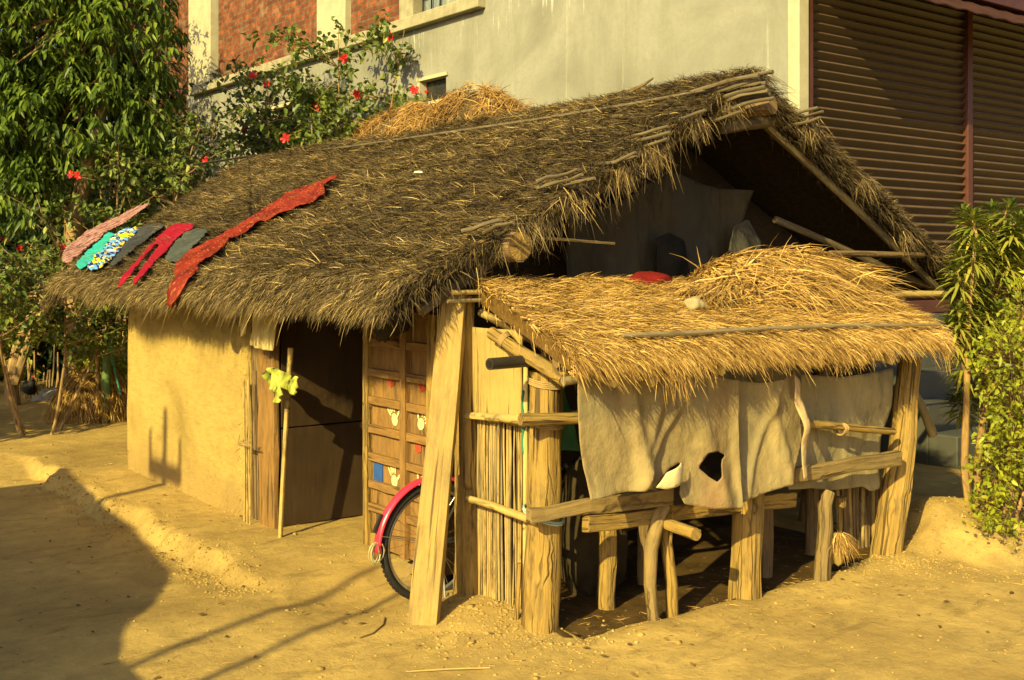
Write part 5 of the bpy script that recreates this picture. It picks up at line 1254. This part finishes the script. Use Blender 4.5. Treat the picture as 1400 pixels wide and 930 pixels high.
tree('mango_tree', 'big dark mango tree with drooping leaves at the left behind the hut', tuple(mb0),
     [([mb0, P_(100, 300, 14.5), P_(130, 190, 14.4), P_(148, 110, 14.3), P_(160, 20, 14.3)], [.16, .12, .085, .07, .05]), ([P_(100, 300, 14.5), P_(60, 200, 14.8), P_(40, 60, 14.8)], [.1, .07, .05])],
     [(P_(60, 20, 14.4), (1.2, 1.2, 1.2)), (P_(165, 40, 14.2), (.75, .8, 1.3)), (P_(120, 150, 14.3), (1.15, .9, .8)), (P_(10, 160, 14.2), (.9, .9, 1.0)), (P_(205, 150, 14.6), (.32, .5, .8)), (P_(15, 260, 14.0), (.6, .7, .5)), (P_(-60, 60, 14), (1.2, 1.2, 1.6)), (P_(100, -90, 14.3), (1.6, 1.3, 1.2))],
     'leaf_mango', 3, 2100, 11, .145, .050, spreadc=.14)
for k, (px, py, d, rx, rz, lab) in enumerate(((60, 120, 20, 2.6, 3.4, 'dense dark tree mass behind the mango tree, nearer the building'), (-130, 200, 19, 2.4, 3.2, 'dense dark tree at the far left edge behind the mango tree'), (150, 330, 19, 2.0, 1.6, 'low dark evergreen growing behind the flowering bush'), (20, 420, 19, 2.4, 1.5, 'low dark thicket at the far left behind the stakes'), (110, 60, 24, 3.2, 3.6, 'tall dark tree farthest back, filling the gap beside the brick wall'), (-60, 80, 25, 3.4, 4.0, 'tall dark tree farthest back at the left edge'))):
    c = P_(px, py, d); b = Vector((c.x, c.y, -.1))
    tree('evergreen_tree', lab, tuple(b), [([b, b.lerp(c, .6), c], [.16, .12, .07])], [(c, (rx, rx * .7, rz)), (c + Vector((.6, .5, -rz * .5)), (rx * .9, rx * .7, rz * .7))], 'leaf_dark', 40 + k, 850, 10, .22, .07, droop=.4, spreadc=.22, group='dark trees behind')
def onsite(S, px, py):
    Q = S - np.array(CAM); f = Q @ np.array(FW); u = 700 + FPX * (Q @ np.array(RT)) / f; v = HOR - FPX * Q[:, 2] / f
    i = int(np.argmin((u - px) ** 2 + (v - py) ** 2 + 60 * (f - f.min()))); p = Vector(S[i]); return p - (p - CAM).normalized() * .14
_, S1 = shrub('hibiscus_bush', 'tall airy hibiscus bush with red flowers against the plaster wall', 'bush', (4.2, 10.2, -.05), 9, 'leaf_hib', 51, 5.6, 2.35, 7500, .115, .072, 20, 'hibiscus bushes', flowers=0, lo=.58)
hbo = bpy.data.objects['hibiscus_bush']; fr_ = np.random.default_rng(4)
for (px, py) in ((348, 102), (363, 115), (472, 82), (488, 124), (438, 146), (387, 189), (333, 178), (563, 121), (540, 56), (586, 130)): flower(onsite(S1, px, py), .062, fr_, hbo)
b2 = P_(165, 470, 14.8); b2.z = -.05
_, S2 = shrub('hibiscus_bush', 'sprawling hibiscus bush with scattered red flowers behind the far end of the thatch', 'bush', tuple(b2), 7, 'leaf_hib', 52, 4.2, 2.7, 9000, .085, .052, 20, 'hibiscus bushes', stem_mat='bark', lo=.45)
h2 = bpy.data.objects['hibiscus_bush.001']
for (px, py) in ((140, 163), (195, 178), (95, 230), (105, 231), (62, 271), (102, 318), (85, 341), (33, 339), (18, 330), (282, 218)): flower(onsite(S2, px, py), .048, fr_, h2)
b3 = P_(45, 470, 12.6); b3.z = -.05
shrub('leafy_bush', 'yellowish leafy bush at the left edge below the mango tree', 'bush', tuple(b3), 5, 'leaf_hib', 53, 2.3, 2.2, 5200, .08, .05, 20, stem_mat='bark', lo=.5)
b4 = P_(152, 545, 14.2); b4.z = -.05
shrub('lime_bush', 'small lime-green bush beside the far corner of the mud wall', 'bush', tuple(b4), 5, 'leaf_lime', 54, 1.25, .8, 1500, .08, .05, 12, lo=.4)
b5 = P_(2, 545, 16.5); b5.z = -.05
shrub('lime_bush', 'sunlit lime-green bush at the far left edge', 'bush', tuple(b5), 5, 'leaf_lime', 55, 1.3, 1.2, 1800, .09, .055, 12, lo=.3)
# gnarled bare tree
gn = P_(18, 548, 15.0); gn.z = 0
t = thing('gnarled_tree', 'gnarled bare forked tree trunk at the left edge', 'tree', tuple(gn))
m_ = MB(); m_.tube([(gn.x, gn.y, -.1), P_(14, 520, 15), P_(25, 475, 15), P_(42, 432, 15), P_(62, 408, 15), P_(85, 405, 15)], [.10, .085, .075, .07, .055, .04], 10, .2, 1); m_.tube([P_(20, 525, 14.9), P_(38, 470, 14.9), P_(55, 430, 14.9), P_(75, 408, 14.9), P_(110, 400, 14.6), P_(140, 407, 14)], [.06, .05, .05, .045, .035, .025], 9, .2, 2); m_.build('trunk', M['bark'], t)
m_ = MB(); m_.tube([P_(60, 408, 15), P_(20, 400, 15), P_(-10, 380, 15)], [.05, .04, .03], 8, .2, 3); m_.tube([P_(42, 432, 15), P_(60, 380, 15.2), P_(85, 350, 15.4)], [.04, .03, .02], 8, .2, 4); m_.build('limb', M['bark'], t)
# stake fence, straw stack, green bamboo post
fe = thing('stake_fence', 'rough low fence of thin stakes at the left behind the straw stack', 'fence', tuple(P_(80, 548, 15.6).xy) + (0,))
for k in range(22):
    p = P_(28 + k * 4.8, 548, 15.7); p.z = -.1; e = P_(28 + k * 4.8 + q.normal(0, 5), 505 - q.uniform(-12, 40), 15.7); MB().pole(p, e, .014, .011, 3, 6, .02, .1, k).build('stake', M['bark'] if k % 3 else M['greybamboo'], fe)
sc_ = P_(126, 540, 13.7); heap('straw_stack', (sc_.x, sc_.y, 0), (.52, .5, .62), 2600, 'new_straw', 'small conical stack of brown straw near the far wall corner', 91, .35, (0, 0, -1), .35)
for k, (px, lab, mt) in enumerate(((146, 'green bamboo post standing by the far corner of the hut', 'green_bamboo'), (134, 'thin brown post behind the green bamboo', 'bark'))):
    p = P_(px, 555, 13.4); p.z = -.05; o = MB().pole(p, P_(px - 1, 482 - k * 30, 13.4), .055 - .03 * k, .05 - .028 * k, 4, 10, .01).build('bamboo_post' if k == 0 else 'garden_post', M[mt], None); tag(o, lab, 'post')
o = MB().tube([P_(146, 480, 13.3), P_(150, 460, 13.3), P_(153, 490, 13.3), P_(160, 520, 13.3), P_(165, 540, 13.3)], .014, 6, 0).build('green_hose', m_plain('green_hose', (.05, .22, .14), .5), None); tag(o, 'green hose looped over the bamboo post', 'hose')
for k, (px, py, s, lab) in enumerate(((112, 556, .14, 'grey flat stone in the shade by the bamboo post, nearest the wall'), (128, 560, .10, 'small grey stone just right of the flat one by the bamboo post'), (96, 553, .10, 'small grey stone left of the flat one by the bamboo post'), (70, 548, .22, 'large grey boulder at the foot of the stake fence'), (88, 545, .20, 'rounded boulder against the straw stack'))):
    p = at(px, py, Z=0); rock('field_stone', (p.x, p.y, s * .2), (s, s, s * .55), M['stone'], k + 5, lab, 'stone', 'stones near the straw stack')
# black hen with a pale head
def hen():
    c = at(40, 548, Z=0); t = thing('hen', 'black hen standing by the gnarled tree', 'hen', (c.x, c.y, 0)); m_ = MB()
    m_.tube([c + Vector((0, .20, .26)), c + Vector((0, .14, .22)), c + Vector((0, .05, .17)), c + Vector((0, -.05, .165)), c + Vector((0, -.11, .21)), c + Vector((0, -.13, .28)), c + Vector((0, -.14, .31)), c + Vector((0, -.18, .305))], [.012, .05, .085, .09, .06, .034, .034, .008], 12, .08, 2)
    b = m_.build('body', M['rubber'], t)
    f = MB()
    for sx in (-.03, .03): f.tube([c + Vector((sx, 0, .10)), c + Vector((sx, .01, .0)), c + Vector((sx, -.04, .005))], .007, 5, 0)
    f.build('legs', M['bamboo'], t); rock('comb', c + Vector((0, -.145, .345)), (.008, .025, .02), M['redlens'], 2, n=1, parent=t)
hen()

# ---- the plants at the right
def rosette_plant():
    r = np.random.default_rng(81); b = Vector((3.32, -.16, gh(3.32, -.16))); t = thing('narrow_leaved_shrub', 'tall shrub of narrow leaf rosettes on bare stems on the mound at the right', 'shrub', tuple(b))
    tips = [(1335, 300), (1355, 285), (1380, 280), (1395, 300), (1320, 330), (1345, 330), (1372, 325), (1395, 345), (1308, 365), (1330, 370), (1355, 372), (1385, 385), (1310, 400), (1335, 412), (1362, 420), (1320, 450), (1345, 460), (1330, 500), (1312, 520), (1350, 500), (1420, 300), (1425, 360), (1315, 480), (1300, 440), (1370, 450), (1340, 395), (1318, 425), (1308, 545)]
    tips += [(r.uniform(1300, 1410), r.uniform(285, 470)) for _ in range(34)]
    P, D, Ln, ti = [], [], [], []
    st = [((1335, 740), (1318, 640), (1322, 520), (1325, 420), (1335, 320)), ((1345, 745), (1335, 640), (1348, 540), (1352, 430), (1360, 320)), ((1360, 745), (1340, 650), (1360, 560), (1382, 440), (1385, 320)), ((1350, 740), (1372, 610), (1395, 500), (1405, 400), (1410, 320))]
    paths = []
    for k, s in enumerate(st):
        m_ = MB(); pts = [at(x, y, Y=-.16 + .09 * k - .1) for x, y in s]; pts[0].z -= .12; m_.tube(pts, [.035, .028, .024, .018, .010], 9, .15, k); m_.build('stem', M['stem'], t); paths += pts[2:]
    tw = MB()
    for (px, py) in tips:
        p = at(px, py, Y=-.12 + r.normal(0, .12)); base = min(paths, key=lambda q_: (q_ - p).length + (1 if q_.z > p.z else 0)); tw.tube([base, base.lerp(p, .5) + Vector((0, 0, -.02)), p], [.010, .008, .006], 5, .1); ax = (p - base).normalized() * .6 + Vector((0, 0, .8)); ax.normalize()
        n = 64
        for i in range(n):
            f = i / n; a = i * 2.399; d = Vector((math.cos(a), math.sin(a), 0)) + ax * (1.5 - 2.1 * f + r.normal(0, .15)); P.append(p - ax * (.16 * f) + d * .006); D.append(d.normalized()); Ln.append(.11 + .07 * min(1, f * 2) * r.uniform(.7, 1.2)); ti.append(np.clip(.36 + .5 * f + r.normal(0, .16), 0, 1))
    tw.build('twig', M['stem'], t)
    P, D = np.array([tuple(p) for p in P]), np.array([tuple(d) for d in D]); leaves('foliage', P, D, np.tile([.1, -.2, 1.], (len(P), 1)), np.array(Ln), .024, M['leaf_blade'], t, np.array(ti), 82, .35)
rosette_plant()
def lime_shrub():
    r = np.random.default_rng(85); b = Vector((3.55, -.55, gh(3.55, -.55))); t = thing('lime_green_shrub', 'bright lime-green leafy shrub at the right edge in front of the narrow leaved one', 'shrub', tuple(b)); P, D = [], []
    blobs = [((1380, 475), 40, 35), ((1398, 420), 26, 40), ((1385, 600), 40, 40), ((1385, 500), 55, 60), ((1395, 560), 40, 50), ((1365, 640), 45, 40), ((1350, 690), 28, 30), ((1390, 690), 45, 55), ((1400, 740), 30, 25), ((1365, 735), 20, 18), ((1400, 620), 30, 40), ((1430, 600), 40, 160)]
    m_ = MB()
    for (c, rx, ry) in blobs:
        p0 = at(c[0], c[1], Y=-.50); m_.tube([b - Vector((0, 0, .1)), b.lerp(p0, .5) + Vector((.05, 0, .05)), p0], [.018, .012, .006], 6, .15)
        for k in range(int(rx * ry / 30)):
            a = r.uniform(0, 6.283); f = r.random() ** .5; p = at(c[0] + rx * f * math.cos(a), c[1] + ry * f * math.sin(a), Y=-.5 + r.normal(0, .11)); d0 = (p - p0).normalized() + Vector((0, -.3, .4))
            m_.tube([p0.lerp(p, .3), p], [.004, .002], 4, 0)
            for j in range(7): d = d0 + Vector(r.normal(0, .8, 3)); P.append(p + Vector(r.normal(0, .028, 3))); D.append(d.normalized())
    m_.build('stem', M['stem'], t); P, D = np.array([tuple(p) for p in P]), np.array([tuple(d) for d in D]); n = len(P)
    leaves('foliage', P, D, np.tile([-.3, -.5, .8], (n, 1)) + r.normal(0, .5, (n, 3)), r.uniform(.035, .062, n), r.uniform(.018, .03, n), M['leaf_lime'], t, np.clip(r.beta(2, 2, n), 0, 1), 86, .2)
lime_shrub()
for k, (x0, y0, x1, y1) in enumerate(((1258, 540, 1275, 590),)):
    o = MB().tube([at(1252, 540, d=8.6), at(1262, 560, d=8.5), at(1272, 585, d=8.4), at(1276, 596, d=8.4)], [.03, .032, .035, .035], 10, .1).build('bent_log', M['bamboo'], None); tag(o, 'bent pale branch sticking out behind the right corner post', 'branch')
MB_ = MB().lathe(at(1149, 693, Y=-.2), [(0, 0), (.036, 0), (.038, .06), (0, .062)], 14, (0, 0, 1)); o = MB_.build('wooden_mallet', M['wood'], None); MBh = MB().pole(at(1149, 693, Y=-.2), at(1149, 728, Y=-.2), .014, .014, 2, 8); h_ = MBh.build('handle', M['wood'], o); tag(o, 'small round wooden block on a stick near the right corner post', 'mallet')
def corn():
    c = at(1146, 752, Y=-.34); t = thing('straw_bundle', 'small tied bundle of pale straw hanging beside the right leg under the shed', 'bundle', tuple(c)); r = np.random.default_rng(8); n = 420
    m_ = MB(); m_.lathe(c + Vector((0, 0, -.10)), [(.0, 0), (.025, .02), (.045, .10), (.05, .16), (.02, .2), (0, .2)], 12); m_.build('husk', M['mudlight'], t)
    a = r.uniform(0, 6.283, n); blades('loose_straw', np.array(c) + np.stack([.03 * np.cos(a), .03 * np.sin(a), .06 + .05 * r.random(n)], 1), np.stack([np.cos(a) * .5, np.sin(a) * .5, -1 + .9 * r.random(n)], 1), np.stack([np.cos(a), np.sin(a), a * 0], 1), r.uniform(.05, .13, n), .005, M['new_straw'], t, .02, .4, .2, None, 9)
corn()

# ================================================================== GROUND LITTER
def litter():
    r = np.random.default_rng(95)
    n = 2200; d = r.uniform(0, 1, n) ** .7 * 9 + 3.6; s = r.uniform(-.5, .5, n)
    x = CAM.x + d * (FW.x + s * RT.x); y = CAM.y + d * (FW.y + s * RT.y)
    ok = ~((x > .2) & (y > 1.0)); x, y = x[ok], y[ok]
    # denser round the plinth step and the post feet
    ex = -.83 + r.normal(0, .11, 2600); ey = r.uniform(1.6, 6.2, 2600); fx = np.concatenate([r.normal(-.05, .28, 1500), r.normal(2.6, .25, 700), r.normal(3.3, .5, 900)]); fy = np.concatenate([r.normal(.15, .26, 1500), r.normal(-.4, .15, 700), r.normal(-.6, .3, 900)])
    x = np.concatenate([x, ex, fx]); y = np.concatenate([y, ey, fy]); n = len(x)
    z = np.array([gh(a, b) for a, b in zip(x, y)]); R = r.lognormal(-5.2, .45, n)
    bm = bmesh.new(); bmesh.ops.create_icosphere(bm, subdivisions=1, radius=1); U = np.array([v.co[:] for v in bm.verts]); F = np.array([[v.index for v in f.verts] for f in bm.faces]); bm.free()
    V = U[None] * (1 + .35 * r.normal(0, 1, (n, len(U), 1)).clip(-1, 1)) * R[:, None, None] * np.array([1, 1, .6]); V += np.stack([x, y, z + R * .1], 1)[:, None]
    nl = 260; dl_ = r.uniform(0, 1, nl) ** .8 * 8 + 3.6; sl_ = r.uniform(-.5, .5, nl); lx_ = CAM.x + dl_ * (FW.x + sl_ * RT.x); ly_ = CAM.y + dl_ * (FW.y + sl_ * RT.y); k_ = ~((lx_ > .1) & (ly_ > .9)); lx_, ly_ = lx_[k_], ly_[k_]; nl = len(lx_); az_ = r.uniform(0, 6.283, nl)
    M['litter'] = m_leaf('dry_leaf', [(0, (.05, .03, .012)), (.6, (.14, .085, .03)), (1, (.45, .34, .13))], .1, .8)
    o = leaves('leaf_litter', np.stack([lx_, ly_, np.array([gh(a, b) for a, b in zip(lx_, ly_)]) + .008], 1), np.stack([np.cos(az_), np.sin(az_), .1 * r.normal(0, 1, nl)], 1), np.tile([0, 0, 1.], (nl, 1)) + r.normal(0, .3, (nl, 3)), r.uniform(.02, .055, nl), r.uniform(.010, .022, nl), M['litter'], None, None, 98, .0); o['kind'] = 'stuff'
    o = npmesh('earth_crumbs', V.reshape(-1, 3), (F[None] + (np.arange(n) * len(U))[:, None, None]).reshape(-1, 3), M['ground']); o['kind'] = 'stuff'
    n = 1500; d = r.uniform(0, 1, n) * 5 + 3.8; s = r.uniform(-.5, .5, n); x = CAM.x + d * (FW.x + s * RT.x); y = CAM.y + d * (FW.y + s * RT.y)
    x = np.concatenate([x, r.normal(1.2, .9, 700), r.uniform(.2, 2.8, 500)]); y = np.concatenate([y, r.normal(-.45, .25, 700), r.uniform(-.2, .9, 500)]); n = len(x); z = np.array([gh(a, b) for a, b in zip(x, y)]); a = r.uniform(0, 6.283, n)
    o = blades('straw_litter', np.stack([x, y, z + .006], 1), np.stack([np.cos(a), np.sin(a), .03 * r.normal(0, 1, n)], 1), np.tile([0, 0, 1.], (n, 1)), r.uniform(.015, .075, n), r.uniform(.0015, .0035, n), M['new_straw'], None, .004, 0, .3, np.clip(r.beta(1.6, 2.4, n), 0, 1), 96); o['kind'] = 'stuff'
litter()
p0, p1 = at(555, 915, Z=.02), at(670, 908, Z=.02); p0.z = gh(p0.x, p0.y) + .006; p1.z = gh(p1.x, p1.y) + .006
o = MB().tube([p0, p0.lerp(p1, .5) + Vector((0, 0, .003)), p1], .004, 6, .1).build('straw_stalk', M['bamboo'], None); tag(o, 'single long pale stalk lying on the earth in the foreground', 'stalk')
p0 = at(515, 865, Z=.0); o = MB().tube([Vector((a.x, a.y, gh(a.x, a.y) + .006)) for a in (at(492, 873, Z=0), at(510, 868, Z=0), at(524, 856, Z=0), at(526, 845, Z=0))], .004, 6, .2).build('dry_twig', M['darkwood'], None); tag(o, 'thin dark curved twig on the earth in front of the bicycle wheel', 'twig')

# ================================================================== ACROSS THE LANE, LEFT OF THE FRAME: what throws the long shadows
def neighbour():
    t = thing('neighbour_hut', 'low thatched hut across the lane whose shadow falls over the earth', 'hut', (-8, 2, 0)); m_ = MB()
    tan = math.tan(SUN_EL); h = 3.0; D = h / tan; sx = math.cos(SUN_AZ) * D; sy = math.sin(SUN_AZ) * D
    rx = -1.02 - sx; ya, yb = 2.6 - sy, 6.3 - sy
    pts = [(rx - 2.2, ya - 1.5, 1.5), (rx + 1.5, ya - .9, 1.5), (rx + 2.0, yb + .4, 1.5), (rx - 2.2, yb + .4, 1.5), (rx - .1, ya, h), (rx + .42, yb, h + .02)]
    m_.v += [Vector(p) for p in pts]; m_.f += [(0, 1, 4), (1, 2, 5, 4), (2, 3, 5), (3, 0, 4, 5), (3, 2, 1, 0)]; m_.uv += [[(0, 0)] * len(f) for f in m_.f]
    ro = m_.build('roof', M['old_straw'], t, smooth=False)
    mudwall('mud_wall', rx - 1.8, rx + 1.6, ya - 1.3, yb, -.1, 1.52, M['mud'], t, st=.3, seed=8)
    # pole with a crossarm
    w0 = at(225, 672, X=-.15); D = 8.5; bx, by = w0.x - math.cos(SUN_AZ) * D, w0.y - math.sin(SUN_AZ) * D
    top = at(225, 560, X=-.15).z + D * tan; arm = at(225, 645, X=-.15).z + D * tan; ar2 = at(225, 594, X=-.15).z + D * tan
    u = thing('utility_pole', 'wooden utility pole with a crossarm across the lane', 'pole', (bx, by, 0)); MB().pole((bx, by, -.1), (bx, by, top), .07, .045, 6, 10, .01, .05).build('shaft', M['bark'], u)
    MB().board((bx, by - .36, arm), (bx, by + .36, arm), .12, .08, (0, 0, 1), 2, .001).build('crossarm', M['darkwood'], u, smooth=False)
    for s in (-.33, .33): MB().pole((bx, by + s, arm), (bx, by + s, ar2), .035, .03, 2, 8, 0, 0).build('insulator', M['stone'], u)
    for k, (px, py, D) in enumerate(((520, 772, 9.6), (560, 800, 9.2))):
        g = at(px, py, Z=0); bx, by = g.x - math.cos(SUN_AZ + .0) * D, g.y - math.sin(SUN_AZ) * D
        o = MB().pole((bx, by, -.1), (bx, by, D * tan), .045, .03, 6, 8, .05, .1, k).build('bamboo_pole', M['bamboo'], None); tag(o, ('thin bamboo pole standing across the lane, further from the road' if k else 'thin bamboo pole standing across the lane beside the hut'), 'pole')
    b = Vector((-4.4, 8.3, -.1)); tree('lane_tree', 'bushy tree across the lane beyond the neighbour hut', tuple(b), [([b, b + Vector((0, 0, 1.2)), b + Vector((.1, .1, 2.2))], [.16, .12, .08])], [(b + Vector((0, .1, 2.35)), (1.5, 1.45, .95)), (b + Vector((-.6, 2.4, 2.3)), (1.6, 1.8, 1.0)), (b + Vector((-.2, 4.5, 2.3)), (1.6, 1.8, 1.0))], 'leaf_dark', 70, 1000, 11, .28, .11, droop=.3, spreadc=.25)
neighbour()
